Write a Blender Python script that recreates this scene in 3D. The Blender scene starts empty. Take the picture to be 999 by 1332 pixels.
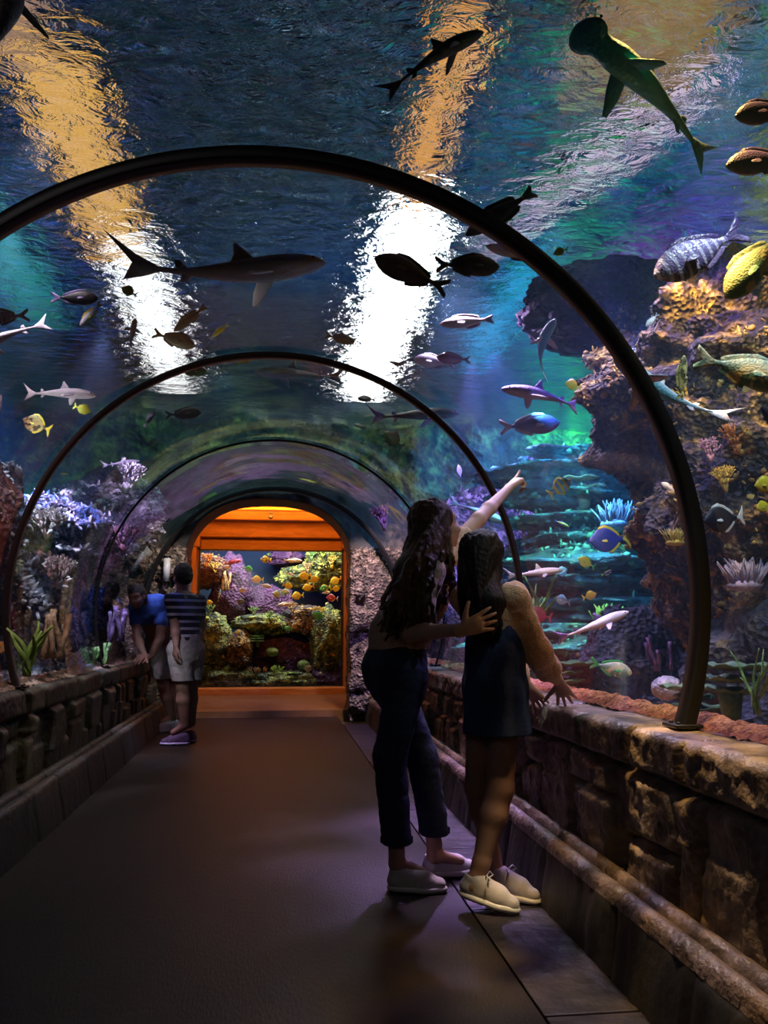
import bpy, bmesh, math, random, time
import numpy as np
import openvdb
from mathutils import Vector, Matrix, Quaternion
T0 = time.time()
random.seed(7)
rng = np.random.default_rng(7)
C = bpy.context.scene.collection
PI = math.pi
H, YAW, PITCH, F = 1.10, 0.1255, 0.135, 1100.0
CX, CZ, R = -0.02, 1.25, 1.52          # tunnel axis and radius
WATER_Z = 3.75
def at(u, v, y):
    """world point seen at (u, v) of the 999x1332 photograph at distance y along the tunnel"""
    a, b = (u - 499.5) / F, -(v - 666) / F
    y1 = math.cos(PITCH) - b * math.sin(PITCH); z = math.sin(PITCH) + b * math.cos(PITCH)
    x = a * math.cos(YAW) + y1 * math.sin(YAW); yy = -a * math.sin(YAW) + y1 * math.cos(YAW)
    t = y / yy
    return Vector((x * t, y, H + z * t))
# ------------------------------------------------------------------ noise
def _h(ix, iy, iz, s):
    n = (ix * 374761393 + iy * 668265263 + iz * 2147483647 + s * 1274126177) & 0xffffffff
    n = ((n ^ (n >> 13)) * 1274126177) & 0xffffffff
    return ((n ^ (n >> 16)) & 0xffffff) / float(0xffffff) * 2 - 1
def vnoise(p, s=0):
    i = np.floor(p).astype(np.int64); f = p - i; f = f * f * (3 - 2 * f); r = 0
    for dx in (0, 1):
        wx = f[..., 0] if dx else 1 - f[..., 0]
        for dy in (0, 1):
            wy = f[..., 1] if dy else 1 - f[..., 1]
            for dz in (0, 1):
                wz = f[..., 2] if dz else 1 - f[..., 2]
                r = r + wx * wy * wz * _h(i[..., 0] + dx, i[..., 1] + dy, i[..., 2] + dz, s)
    return r
def fbm(p, o=4, s=0, ridge=False):
    a, t, r = 1., 0., 0.
    for k in range(o):
        n = vnoise(p * 2.03 ** k, s + k * 17)
        r = r + a * (1 - 2 * np.abs(n) if ridge else n); t += a; a *= .5
    return r / t
# ------------------------------------------------------------------ materials
def nt(m):
    m.use_nodes = True; n = m.node_tree; n.nodes.clear(); return n
def N(n, t, **k):
    o = n.nodes.new('ShaderNode' + t)
    for a, v in k.items():
        if a.startswith('i_'):
            key = a[2:].replace('_', ' ')
            o.inputs[int(key) if key.isdigit() else key].default_value = v
        else: setattr(o, a, v)
    return o
def c4(c): return (*c, 1) if len(c) == 3 else c
def ramp(n, fac, stops):
    r = N(n, 'ValToRGB'); e = r.color_ramp.elements
    while len(e) < len(stops): e.new(.5)
    for x, (p, c) in zip(e, stops): x.position = p; x.color = c4(c)
    n.links.new(fac, r.inputs[0]); return r.outputs[0]
MATS = {}
def mat(name, cols, rough=.6, scale=6., bump=.3, bscale=None, metal=0, stretch=(1, 1, 1), detail=5, kind='noise', spec=.5, stops=None, sheen=0, bdist=.02):
    """cols: one colour, or several spread over a noise texture"""
    if name in MATS: return MATS[name]
    m = bpy.data.materials.new(name); n = nt(m); L = n.links.new
    out = N(n, 'OutputMaterial'); b = N(n, 'BsdfPrincipled')
    b.inputs['Roughness'].default_value = rough; b.inputs['Metallic'].default_value = metal
    b.inputs['Specular IOR Level'].default_value = spec; b.inputs['Sheen Weight'].default_value = sheen
    tc = N(n, 'TexCoord'); mp = N(n, 'Mapping'); mp.inputs['Scale'].default_value = stretch
    L(tc.outputs['Object'], mp.inputs[0])
    if isinstance(cols[0], (int, float)): cols = [cols]
    if len(cols) > 1:
        t = N(n, 'TexNoise'); t.inputs['Scale'].default_value = scale; t.inputs['Detail'].default_value = detail
        t.inputs['Roughness'].default_value = .65
        L(mp.outputs[0], t.inputs[0])
        if stops is None: stops = [.36 + .28 * i / (len(cols) - 1) for i in range(len(cols))]
        L(ramp(n, t.outputs[0], list(zip(stops, cols))), b.inputs[0])
    else: b.inputs[0].default_value = c4(cols[0])
    if bump:
        if kind == 'voronoi':
            t2 = N(n, 'TexVoronoi'); t2.inputs['Scale'].default_value = bscale or scale * 3
        else:
            t2 = N(n, 'TexNoise'); t2.inputs['Scale'].default_value = bscale or scale * 3; t2.inputs['Detail'].default_value = 6
        L(mp.outputs[0], t2.inputs[0])
        bp = N(n, 'Bump'); bp.inputs['Strength'].default_value = bump; bp.inputs['Distance'].default_value = bdist
        L(t2.outputs[0], bp.inputs['Height']); L(bp.outputs[0], b.inputs['Normal'])
    L(b.outputs[0], out.inputs[0]); MATS[name] = m; return m
def emit(name, col, s):
    if name in MATS: return MATS[name]
    m = bpy.data.materials.new(name); n = nt(m); o = N(n, 'OutputMaterial'); e = N(n, 'Emission')
    e.inputs[0].default_value = c4(col); e.inputs[1].default_value = s
    n.links.new(e.outputs[0], o.inputs[0]); MATS[name] = m; return m
def reefmat(name, dark, crust, tip, patch=2.2, fine=16., th=.5, bump=.9):
    """dark rock with patches of encrusting growth"""
    if name in MATS: return MATS[name]
    m = bpy.data.materials.new(name); n = nt(m); L = n.links.new
    out = N(n, 'OutputMaterial'); b = N(n, 'BsdfPrincipled'); b.inputs['Roughness'].default_value = .75
    tc = N(n, 'TexCoord')
    big = N(n, 'TexNoise'); big.inputs['Scale'].default_value = patch; big.inputs['Detail'].default_value = 6; big.inputs['Roughness'].default_value = .7
    sm = N(n, 'TexNoise'); sm.inputs['Scale'].default_value = fine; sm.inputs['Detail'].default_value = 5
    vo = N(n, 'TexVoronoi'); vo.inputs['Scale'].default_value = fine * 2.2
    for t in (big, sm, vo): L(tc.outputs['Object'], t.inputs[0])
    fac = ramp(n, big.outputs[0], [(th - .05, (0, 0, 0)), (th + .06, (1, 1, 1))])
    f2 = ramp(n, sm.outputs[0], [(.38, (.1, .1, .1)), (.62, (1, 1, 1))])
    mul = N(n, 'MixRGB', blend_type='MULTIPLY'); mul.inputs[0].default_value = 1; L(fac, mul.inputs[1]); L(f2, mul.inputs[2])
    dk = ramp(n, sm.outputs[0], [(.3, [c * .5 for c in dark]), (.7, [min(1, c * 1.6) for c in dark])])
    cr = ramp(n, sm.outputs[0], [(.45, crust), (.68, tip)])
    mx = N(n, 'MixRGB'); L(mul.outputs[0], mx.inputs[0]); L(dk, mx.inputs[1]); L(cr, mx.inputs[2]); L(mx.outputs[0], b.inputs[0])
    ad = N(n, 'Math', operation='ADD'); L(sm.outputs[0], ad.inputs[0]); L(vo.outputs[0], ad.inputs[1])
    bp = N(n, 'Bump'); bp.inputs['Strength'].default_value = bump; bp.inputs['Distance'].default_value = .04
    L(ad.outputs[0], bp.inputs['Height']); L(bp.outputs[0], b.inputs['Normal'])
    L(b.outputs[0], out.inputs[0]); MATS[name] = m; return m
# ------------------------------------------------------------------ meshes and objects
def mesh(name, V, Fc, m=None, smooth=True):
    me = bpy.data.meshes.new(name)
    V = np.asarray(V, dtype=np.float32)
    if isinstance(Fc, np.ndarray) and Fc.ndim == 2:
        k = Fc.shape[1]
        me.vertices.add(len(V)); me.vertices.foreach_set('co', V.ravel())
        me.loops.add(Fc.size); me.loops.foreach_set('vertex_index', Fc.astype(np.int32).ravel())
        me.polygons.add(len(Fc)); me.polygons.foreach_set('loop_start', np.arange(0, Fc.size, k, dtype=np.int32))
        me.update(calc_edges=True); me.validate()
    else:
        me.from_pydata([tuple(map(float, v)) for v in V], [], [tuple(map(int, f)) for f in Fc]); me.update()
    if smooth: me.polygons.foreach_set('use_smooth', [True] * len(me.polygons))
    if m: me.materials.append(m)
    return me
def link(name, me, parent=None, loc=None):
    o = bpy.data.objects.new(name, me); C.objects.link(o)
    if parent: o.parent = parent
    if loc is not None: o.location = loc
    return o
def thing(name, label, cat, loc=(0, 0, 0), group=None):
    o = bpy.data.objects.new(name, None); C.objects.link(o); o.location = loc; o.empty_display_size = .1
    return tag(o, label, cat, group)
def tag(o, label, cat, group=None, kind=None):
    o['label'] = label; o['category'] = cat
    if group: o['group'] = group
    if kind: o['kind'] = kind
    return o
def struct(o, label=None):
    o['kind'] = 'structure'
    if label: o['label'] = label
    return o
class MB:
    """collects shapes into one mesh"""
    def __init__(s): s.V = []; s.F = []
    def add(s, V, Fc):
        k = len(s.V); s.V += [tuple(v) for v in V]; s.F += [tuple(i + k for i in f) for f in Fc]; return s
    def box(s, c, d, rz=0, bev=0, M=None):
        bm = bmesh.new(); bmesh.ops.create_cube(bm, size=1)
        for v in bm.verts: v.co = Vector((v.co.x * d[0], v.co.y * d[1], v.co.z * d[2]))
        if bev: bmesh.ops.bevel(bm, geom=bm.edges[:], offset=bev, segments=2, affect='EDGES', profile=.6)
        Q = (M or Matrix.Rotation(rz, 4, 'Z'))
        V = [Q @ v.co + Vector(c) for v in bm.verts]; Fc = [[v.index for v in f.verts] for f in bm.faces]; bm.verts.index_update()
        bm.free(); return s.add(V, Fc)
    def tube(s, pts, rad, n=10, cap=True, flat=1.):
        pts = [Vector(p) for p in pts]; m = len(pts)
        rad = [rad] * m if isinstance(rad, (int, float)) else list(rad)
        V = []; Fc = []; prev = None
        for i, p in enumerate(pts):
            t = (pts[min(i + 1, m - 1)] - pts[max(i - 1, 0)]).normalized()
            if prev is None: a = t.orthogonal().normalized()
            else: a = (prev - t * prev.dot(t)).normalized()
            prev = a; b = t.cross(a)
            for k in range(n):
                w = 2 * PI * k / n; V.append(p + a * math.cos(w) * rad[i] + b * math.sin(w) * rad[i] * flat)
        for i in range(m - 1):
            for k in range(n):
                Fc.append((i * n + k, i * n + (k + 1) % n, (i + 1) * n + (k + 1) % n, (i + 1) * n + k))
        if cap: Fc.append(tuple(reversed(range(n)))); Fc.append(tuple(range((m - 1) * n, m * n)))
        return s.add(V, Fc)
    def sphere(s, c, r, seg=16, M=None):
        r = (r, r, r) if isinstance(r, (int, float)) else r
        bm = bmesh.new(); bmesh.ops.create_uvsphere(bm, u_segments=seg, v_segments=max(6, seg // 2), radius=1); bm.verts.index_update()
        V = []
        for v in bm.verts:
            q = Vector((v.co.x * r[0], v.co.y * r[1], v.co.z * r[2]))
            V.append((M @ q if M else q) + Vector(c))
        Fc = [[v.index for v in f.verts] for f in bm.faces]; bm.free(); return s.add(V, Fc)
    def build(s, name, m, parent=None, smooth=True, loc=None):
        return link(name, mesh(name, s.V, s.F, m, smooth), parent, loc)
def grid_mesh(name, P, m, closed=False):
    """P: (a, b, 3) array"""
    a, b = P.shape[:2]; idx = np.arange(a * b).reshape(a, b)
    if closed: idx = np.concatenate([idx, idx[:1]], 0)
    Fc = np.stack([idx[:-1, :-1], idx[1:, :-1], idx[1:, 1:], idx[:-1, 1:]], -1).reshape(-1, 4)
    return mesh(name, P.reshape(-1, 3), Fc, m)
def rock_mesh(name, m, size, seed, sub=5, amp=.35, f=1.3, ledge=0):
    bm = bmesh.new(); bmesh.ops.create_icosphere(bm, subdivisions=sub, radius=1); bm.verts.index_update()
    V = np.array([v.co[:] for v in bm.verts]); Fc = np.array([[v.index for v in q.verts] for q in bm.faces]); bm.free()
    off = seed * 7.31
    d = 1 + amp * fbm(V * f + off, 5, seed, True) + .5 * amp * fbm(V * f * 4 + off, 3, seed + 3)
    W = V * d[:, None] * np.array(size)
    if ledge:
        z = W[:, 2]; q = ledge * size[2]; w = fbm(V * 2 + off, 2, 5) * .3
        fr = (z / q + w) % 1.; out = .10 * np.sin(fr * 2 * PI) + .05 * fbm(np.stack([W[:, 0] * 2, W[:, 1] * 2, np.floor(z / q + w)], 1), 2, 9)
        W[:, 0] *= 1 + out * 1.8; W[:, 1] *= 1 + out * 1.8
    return mesh(name, W, Fc, m)
# ------------------------------------------------------------------ solid modelling on a voxel field
class Field:
    def __init__(s, lo, hi, h):
        s.h = h; s.lo = np.array(lo, float); s.n = np.ceil((np.array(hi) - s.lo) / h).astype(int) + 1
        s.a = np.full(s.n, 1.0, np.float32)
    def _reg(s, lo, hi):
        i0 = np.maximum(np.floor((np.array(lo) - s.lo) / s.h).astype(int), 0)
        i1 = np.minimum(np.ceil((np.array(hi) - s.lo) / s.h).astype(int) + 1, s.n)
        if (i1 <= i0).any(): return None, None
        g = [((np.arange(i0[k], i1[k])) * s.h + s.lo[k]).astype(np.float32) for k in range(3)]
        sl = tuple(slice(i0[k], i1[k]) for k in range(3))
        return sl, np.stack(np.meshgrid(*g, indexing='ij'), -1)
    def _mix(s, sl, d, k, sub=False):
        a = s.a[sl]
        if sub: a = -a
        else: pass
        if k <= 0: r = np.minimum(a, d)
        else:
            hh = np.clip(k - np.abs(a - d), 0, None) / k; r = np.minimum(a, d) - hh * hh * k * .25
        s.a[sl] = -r if sub else r
    def cone(s, A, B, ra, rb=None, k=.02, u=None, f=1., sub=False, disp=None):
        rb = ra if rb is None else rb
        A = np.array(A, np.float32); B = np.array(B, np.float32); m = max(ra, rb) * max(1, f) + k + 3 * s.h
        sl, P = s._reg(np.minimum(A, B) - m, np.maximum(A, B) + m)
        if sl is None: return s
        ab = B - A; q = P - A; t = np.clip((q @ ab) / max(1e-9, float(ab @ ab)), 0, 1)
        q = q - t[..., None] * ab
        if u is not None:
            u = np.array(u, np.float32); u = u / np.linalg.norm(u)
            q = q + (q @ u)[..., None] * u * (1 / f - 1)
        d = (np.sqrt((q * q).sum(-1)) - (ra + (rb - ra) * t)) * min(1., f if f > 0 else 1)
        if disp is not None: d = d + disp(P)
        s._mix(sl, d.astype(np.float32), k, sub); return s
    def ell(s, c, r, k=.02, Rm=None, sub=False, disp=None):
        c = np.array(c, np.float32); r = np.array([r] * 3 if isinstance(r, (int, float)) else r, np.float32); m = r.max() + k + 3 * s.h
        sl, P = s._reg(c - m, c + m)
        if sl is None: return s
        q = P - c
        if Rm is not None: q = q @ np.array(Rm, np.float32)          # columns of Rm are the axes
        q2 = q / r; n1 = np.sqrt((q2 * q2).sum(-1)); n2 = np.sqrt(((q2 / r) ** 2).sum(-1)) + 1e-6
        d = n1 * (n1 - 1) / n2
        if disp is not None: d = d + disp(P)
        s._mix(sl, d.astype(np.float32), k, sub); return s
    def chain(s, pts, rad, k=.02, **kw):
        for i in range(len(pts) - 1): s.cone(pts[i], pts[i + 1], rad[i], rad[i + 1], k, **kw)
        return s
    def cut(s, pt, nrm):
        """keep the side the normal points away from"""
        P = np.stack(np.meshgrid(*[np.arange(s.n[k]) * s.h + s.lo[k] for k in range(3)], indexing='ij'), -1).astype(np.float32)
        nrm = np.array(nrm, float); nrm /= np.linalg.norm(nrm)
        s.a = np.maximum(s.a, ((P - np.array(pt, np.float32)) @ nrm).astype(np.float32)); return s
    def wrinkle(s, fn):
        m = np.argwhere(np.abs(s.a) < 4 * s.h + .02)
        P = m * s.h + s.lo; s.a[tuple(m.T)] += fn(P).astype(np.float32); return s
    def mesh(s, name, m, base=(0, 0, 0)):
        s.a[0] = s.a[-1] = 1; s.a[:, 0] = s.a[:, -1] = 1; s.a[:, :, 0] = s.a[:, :, -1] = 1
        w = 4 * s.h; g = openvdb.FloatGrid(w); g.copyFromArray(np.clip(s.a, -w, w))
        p, q = g.convertToQuads(0.0)
        return mesh(name, p * s.h + s.lo - np.array(base), q[:, ::-1].astype(np.int64), m)
# ------------------------------------------------------------------ lights
def look(o, p, target):
    o.location = p; o.rotation_euler = (Vector(target) - Vector(p)).to_track_quat('-Z', 'Y').to_euler()
def spot(name, p, target, col, W, deg=60, size=.05, blend=.6, caustic=0):
    l = bpy.data.lights.new(name, 'SPOT'); l.color = col; l.energy = W; l.spot_size = math.radians(deg); l.spot_blend = blend; l.shadow_soft_size = size
    o = bpy.data.objects.new(name, l); C.objects.link(o); look(o, p, target)
    if caustic:   # rippled water over the lamp breaks its beam into bright veins
        l.use_nodes = True; n = l.node_tree; e = n.nodes['Emission']; tc = N(n, 'TexCoord')
        v = N(n, 'TexVoronoi', feature='SMOOTH_F1'); v.inputs['Scale'].default_value = caustic
        no = N(n, 'TexNoise'); no.inputs['Scale'].default_value = caustic * .6
        mx = N(n, 'MixRGB'); mx.inputs[0].default_value = .12
        n.links.new(tc.outputs['Normal'], no.inputs[0]); n.links.new(tc.outputs['Normal'], mx.inputs[1]); n.links.new(no.outputs[1], mx.inputs[2])
        n.links.new(mx.outputs[0], v.inputs[0])
        r = ramp(n, v.outputs[0], [(.30, (.03, .03, .03)), (.62, (2.2, 2.2, 2.2)), (.8, (4, 4, 4))]); n.links.new(r, e.inputs[1])
    return o
def point(name, p, col, W, size=.08):
    l = bpy.data.lights.new(name, 'POINT'); l.color = col; l.energy = W; l.shadow_soft_size = size
    o = bpy.data.objects.new(name, l); C.objects.link(o); o.location = p; return o
def area(name, p, target, col, W, sx, sy):
    l = bpy.data.lights.new(name, 'AREA'); l.shape = 'RECTANGLE'; l.size = sx; l.size_y = sy; l.color = col; l.energy = W
    o = bpy.data.objects.new(name, l); C.objects.link(o); look(o, p, target); return o
# ------------------------------------------------------------------ camera and view
cam = bpy.data.cameras.new('camera'); co = bpy.data.objects.new('camera', cam); C.objects.link(co)
cam.sensor_fit = 'VERTICAL'; cam.sensor_height = 36; cam.lens = 36 * F / 1332; cam.clip_start = .05; cam.clip_end = 100
co.location = (0, 0, H); co.rotation_euler = (PI / 2 + PITCH, 0, -YAW)
sc = bpy.context.scene; sc.camera = co
sc.view_settings.view_transform = 'Standard'; sc.view_settings.look = 'None'; sc.view_settings.exposure = 0; sc.view_settings.gamma = 1
sc.view_settings.use_curve_mapping = False
w = bpy.data.worlds.new('world'); sc.world = w; w.use_nodes = True; w.node_tree.nodes['Background'].inputs[0].default_value = (0, .004, .012, 1)
cy = sc.cycles; cy.use_denoising = True; cy.max_bounces = 8; cy.transparent_max_bounces = 16; cy.glossy_bounces = 4; cy.transmission_bounces = 4; cy.diffuse_bounces = 2
cy.caustics_reflective = False; cy.caustics_refractive = False; cy.sample_clamp_indirect = 4; cy.sample_clamp_direct = 0
# ================================================================== THE SETTING
wood = mat('dark_floor', [(.009, .0065, .005), (.015, .0105, .008)], .5, 3, .15, 30, stretch=(4, 1, 1), spec=.18)
tile = mat('dark_tile', [(.020, .017, .021), (.045, .038, .045)], .42, 9, .5, 14, spec=.25)
MBf = MB(); MBf.box((-.22, 4.6, -.05), (1.98, 12.2, .1)); struct(MBf.build('floor', wood, smooth=False), 'dark brown walkway floor of the tunnel')
MBf = MB()
for k in range(11): MBf.box((.92, .2 + k * .92, -.05), (.285, .91, .104), bev=.004)
struct(MBf.build('floor', tile, smooth=False), 'strip of dark tiles along the right curb')
# stone parapets with stepped base, built as courses of rough blocks
def parapet(side, seed, rough, m, mc, y0=.3, y1=10.3):
    r = random.Random(seed); s = 1 if side == 'right' else -1
    xo = 1.06 if s > 0 else 1.19                     # foot of the curb
    # curb with two round mouldings
    ys = np.arange(y0, y1, .02)
    prof = [(0, 0), (.012, .09), (.03, .17), (.035, .2)]
    for a in np.linspace(-.4, PI, 7): prof.append((.07 - .035 * math.cos(a), .22 + .038 * math.sin(a)))
    for a in np.linspace(.2, PI, 6): prof.append((.135 - .03 * math.cos(a), .235 + .034 * math.sin(a)))
    prof += [(.19, .235), (.24, .235)]
    prof = np.array(prof); P = np.zeros((len(ys), len(prof), 3))
    P[..., 0] = xo + prof[None, :, 0]; P[..., 1] = ys[:, None]; P[..., 2] = prof[None, :, 1]
    n = fbm(P * np.array([9, 3, 9]), 4, seed) * .010 * rough + np.maximum(0, fbm(P * 22, 3, seed + 1)) * .016 * rough
    joint = np.exp(-((P[..., 1] / .62 + .1 * np.sin(P[..., 1] * 5)) % 1 - .5) ** 2 / .0004) * .018
    P[..., 0] += (joint - n) ; P[..., 2] += n - joint * .6; P[:, 0, 2] = 0
    P[..., 0] *= s
    g = grid_mesh('curb', P if s < 0 else P[::-1], mc); g.materials.append(curb_shade); k_ = len(prof) - 1; g.polygons.foreach_set('material_index', (np.arange(len(g.polygons)) % k_ < 4).astype(np.int32))
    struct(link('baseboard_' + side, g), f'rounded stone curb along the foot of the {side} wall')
    # wall face
    hz = .011; z0, zc, z1 = .225, .60, .755
    cols = [y0 - .2]
    while cols[-1] < y1 + .3: cols.append(cols[-1] + r.choice([.15, .19, .24, .3, .36]))
    cols = np.array(cols); nr = np.array([[r.choice([1, 1, 2, 2]), r.uniform(.3, .7), r.uniform(-.03, .03)] for _ in cols])
    caps = [y0 - .3]
    while caps[-1] < y1 + .5: caps.append(caps[-1] + r.uniform(.35, .62))
    caps = np.array(caps); capo = np.array([[r.uniform(-.02, .012), r.uniform(-.012, .012)] for _ in caps])
    ys = np.arange(y0, y1, .012); zs = np.arange(z0, z1 + 1e-6, hz)
    Y, Z = np.meshgrid(ys, zs, indexing='ij'); wv = .02 * np.sin(Z * 14 + Y * 3) + .012 * fbm(np.stack([Y * 5, Z * 5, Z * 0], -1), 2, 4)
    Yw = Y + wv; ci = np.searchsorted(cols, Yw) - 1; dl = np.minimum(Yw - cols[ci], cols[ci + 1] - Yw)
    zr = (Z - z0) / (zc - z0); k = nr[ci, 0]; sp = nr[ci, 1]
    dz = np.where(k == 1, 1, np.where(k == 2, np.abs(zr - sp), np.minimum(np.abs(zr - sp * .6), np.abs(zr - sp * .6 - .35)))) * (zc - z0)
    dz = np.minimum(dz, np.minimum(np.abs(Z - zc - .01 * np.sin(Y * 9)), 1))
    isc = Z > zc + .01 * np.sin(Y * 9)
    ca = np.searchsorted(caps, Yw) - 1; dcap = np.minimum(Yw - caps[ca], caps[ca + 1] - Yw)
    e = np.where(isc, np.minimum(dcap, np.abs(Z - zc)), np.minimum(dl, dz))
    pil = np.clip(e / .028, 0, 1) ** .6
    half = (np.floor(zr * k) if False else (zr > sp)).astype(float)
    off = np.where(isc, capo[ca, 0] - .022, nr[ci, 2] + .03 * (half - .5) * np.sin(ci * 3.1))
    P = np.zeros(Y.shape + (3,)); P[..., 1] = Y; P[..., 2] = Z
    q = np.stack([Y, Z, off * 30], -1)
    nn = fbm(q * 7, 5, seed) * .022 * rough + np.abs(fbm(q * 24, 3, seed + 5)) * .018 * rough
    P[..., 0] = xo + .195 + (1 - pil) * (.075 if s > 0 else .05) - (nn + .0) * pil + off - .02 * (1 - zr) * 0
    top = np.clip((Z - (z1 - .03)) / .03, 0, 1); P[..., 0] += top ** 2 * .03
    # top faces of the cap stones, reaching under the acrylic
    tn = 16; T = np.zeros((len(ys), tn, 3)); last = P[:, -1]
    for j in range(tn):
        t = (j + 1) / tn; T[:, j, 0] = last[:, 0] * (1 - t) + (xo + .40) * t; T[:, j, 1] = ys
        T[:, j, 2] = last[:, 2]
    cy_ = np.searchsorted(caps, ys) - 1; dd = np.minimum(ys - caps[cy_], caps[cy_ + 1] - ys)
    nt_ = fbm(T * 6, 4, seed + 9) * .012 * rough + fbm(T * 25, 3, seed + 2) * .006 * rough
    T[..., 2] += nt_ * np.linspace(.3, 1, tn)[None] * (1 - np.linspace(0, 1, tn)[None] ** 4) - ((1 - np.clip(dd / .018, 0, 1)) * .02)[:, None] + capo[cy_, 1][:, None] * .5
    A = np.concatenate([P, T], 1); A[..., 0] *= s
    g = grid_mesh('blocks', A if s < 0 else A[::-1], m)
    struct(link('wall_' + side, g), f'low wall of rough carved stone blocks along the {side} side')
stone_r = mat('rough_stone', [(.06, .042, .03), (.19, .135, .095), (.32, .24, .17)], .38, 9, .8, 45, spec=.6, bdist=.012)
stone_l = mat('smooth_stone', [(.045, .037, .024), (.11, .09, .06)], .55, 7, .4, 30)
curb_shade = mat('dark_curb_face', [(.014, .013, .012), (.03, .027, .024)], .55, 4, .25, 20)  # same curb stone, its upright face darkened: shade put into the colour
curb_r = mat('curb_stone', [(.06, .045, .038), (.24, .17, .14)], .33, 6, .7, 40, spec=.6)
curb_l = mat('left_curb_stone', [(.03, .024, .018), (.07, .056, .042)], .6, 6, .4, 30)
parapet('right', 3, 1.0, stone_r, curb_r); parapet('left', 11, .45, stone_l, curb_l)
# ---- acrylic tunnel
def acrylic():
    m = bpy.data.materials.new('acrylic'); n = nt(m); L = n.links.new; o = N(n, 'OutputMaterial')
    tr = N(n, 'BsdfTransparent'); tr.inputs[0].default_value = (.97, .985, 1, 1); gl = N(n, 'BsdfGlossy'); gl.inputs['Roughness'].default_value = .045
    gl.inputs[0].default_value = (.9, .95, 1, 1)
    lw = N(n, 'LayerWeight'); lw.inputs[0].default_value = .34
    tc = N(n, 'TexCoord'); no = N(n, 'TexNoise'); no.inputs['Scale'].default_value = 1.6; no.inputs['Detail'].default_value = 1; L(tc.outputs['Object'], no.inputs[0])
    bp = N(n, 'Bump'); bp.inputs['Strength'].default_value = .25; bp.inputs['Distance'].default_value = .05; L(no.outputs[0], bp.inputs['Height']); L(bp.outputs[0], gl.inputs['Normal'])
    mp = N(n, 'Math', operation='MULTIPLY'); mp.inputs[1].default_value = .75; L(lw.outputs['Fresnel'], mp.inputs[0])
    mx = N(n, 'MixShader'); L(mp.outputs[0], mx.inputs[0]); L(tr.outputs[0], mx.inputs[1]); L(gl.outputs[0], mx.inputs[2]); L(mx.outputs[0], o.inputs[0]); return m
ACR = acrylic()
a0 = math.asin((.72 - CZ) / R)
an = np.linspace(a0, PI - a0, 90); yy = np.linspace(-1.2, 10.2, 30)
P = np.zeros((len(yy), len(an), 3)); P[..., 0] = CX + R * np.cos(an)[None]; P[..., 1] = yy[:, None]; P[..., 2] = CZ + R * np.sin(an)[None]
struct(link('window_1', grid_mesh('shell', P[::-1], ACR)), 'clear curved acrylic tunnel under the water')
# ---- hoops
steel = mat('black_steel', (.006, .006, .007), .35, bump=0)
bronze = mat('bronze_steel', (.03, .014, .010), .35, bump=0)
def hoop(y, w, d, m, label):
    a1 = math.asin((.735 - CZ) / R) ; aa = np.linspace(a1, PI - a1, 120)
    base = Vector((CX, y, .76)); V = []
    t = thing('tunnel_hoop', label, 'hoop', base, 'steel hoops of the acrylic tunnel')
    sec = [(R - .004, -w / 2), (R - .004, w / 2), (R - d + .006, w / 2), (R - d, w / 2 - .006), (R - d, -w / 2 + .006), (R - d + .006, -w / 2)]
    Pm = np.zeros((len(aa), len(sec) + 1, 3))
    for j in range(len(sec) + 1):
        r_, o_ = sec[j % len(sec)]
        Pm[:, j, 0] = r_ * np.cos(aa); Pm[:, j, 1] = o_; Pm[:, j, 2] = CZ - .76 + r_ * np.sin(aa)
    link('band', grid_mesh('band', Pm, m), t)
    for s in (-1, 1):
        b = MB().box((s * (math.cos(a1) * (R - d / 2)) , 0, .006), (.10, w + .03, .012), bev=.003)
        f = b.build('foot_plate', m, t)
        for k in (-1, 1): MB().tube([(s * (math.cos(a1) * (R - d / 2) - .028), k * w * .35, .012), (s * (math.cos(a1) * (R - d / 2) - .028), k * w * .35, .02)], .007, 6).build('bolt', m, f)
hoop(2.82, .075, .048, steel, 'thick black steel hoop nearest the camera')
hoop(5.06, .06, .034, bronze, 'second brown steel hoop behind the pointing woman')
hoop(7.50, .035, .020, steel, 'thin third hoop beside the man in the blue shirt')
hoop(10.1, .10, .05, steel, 'last dark hoop against the rock archway')
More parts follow.
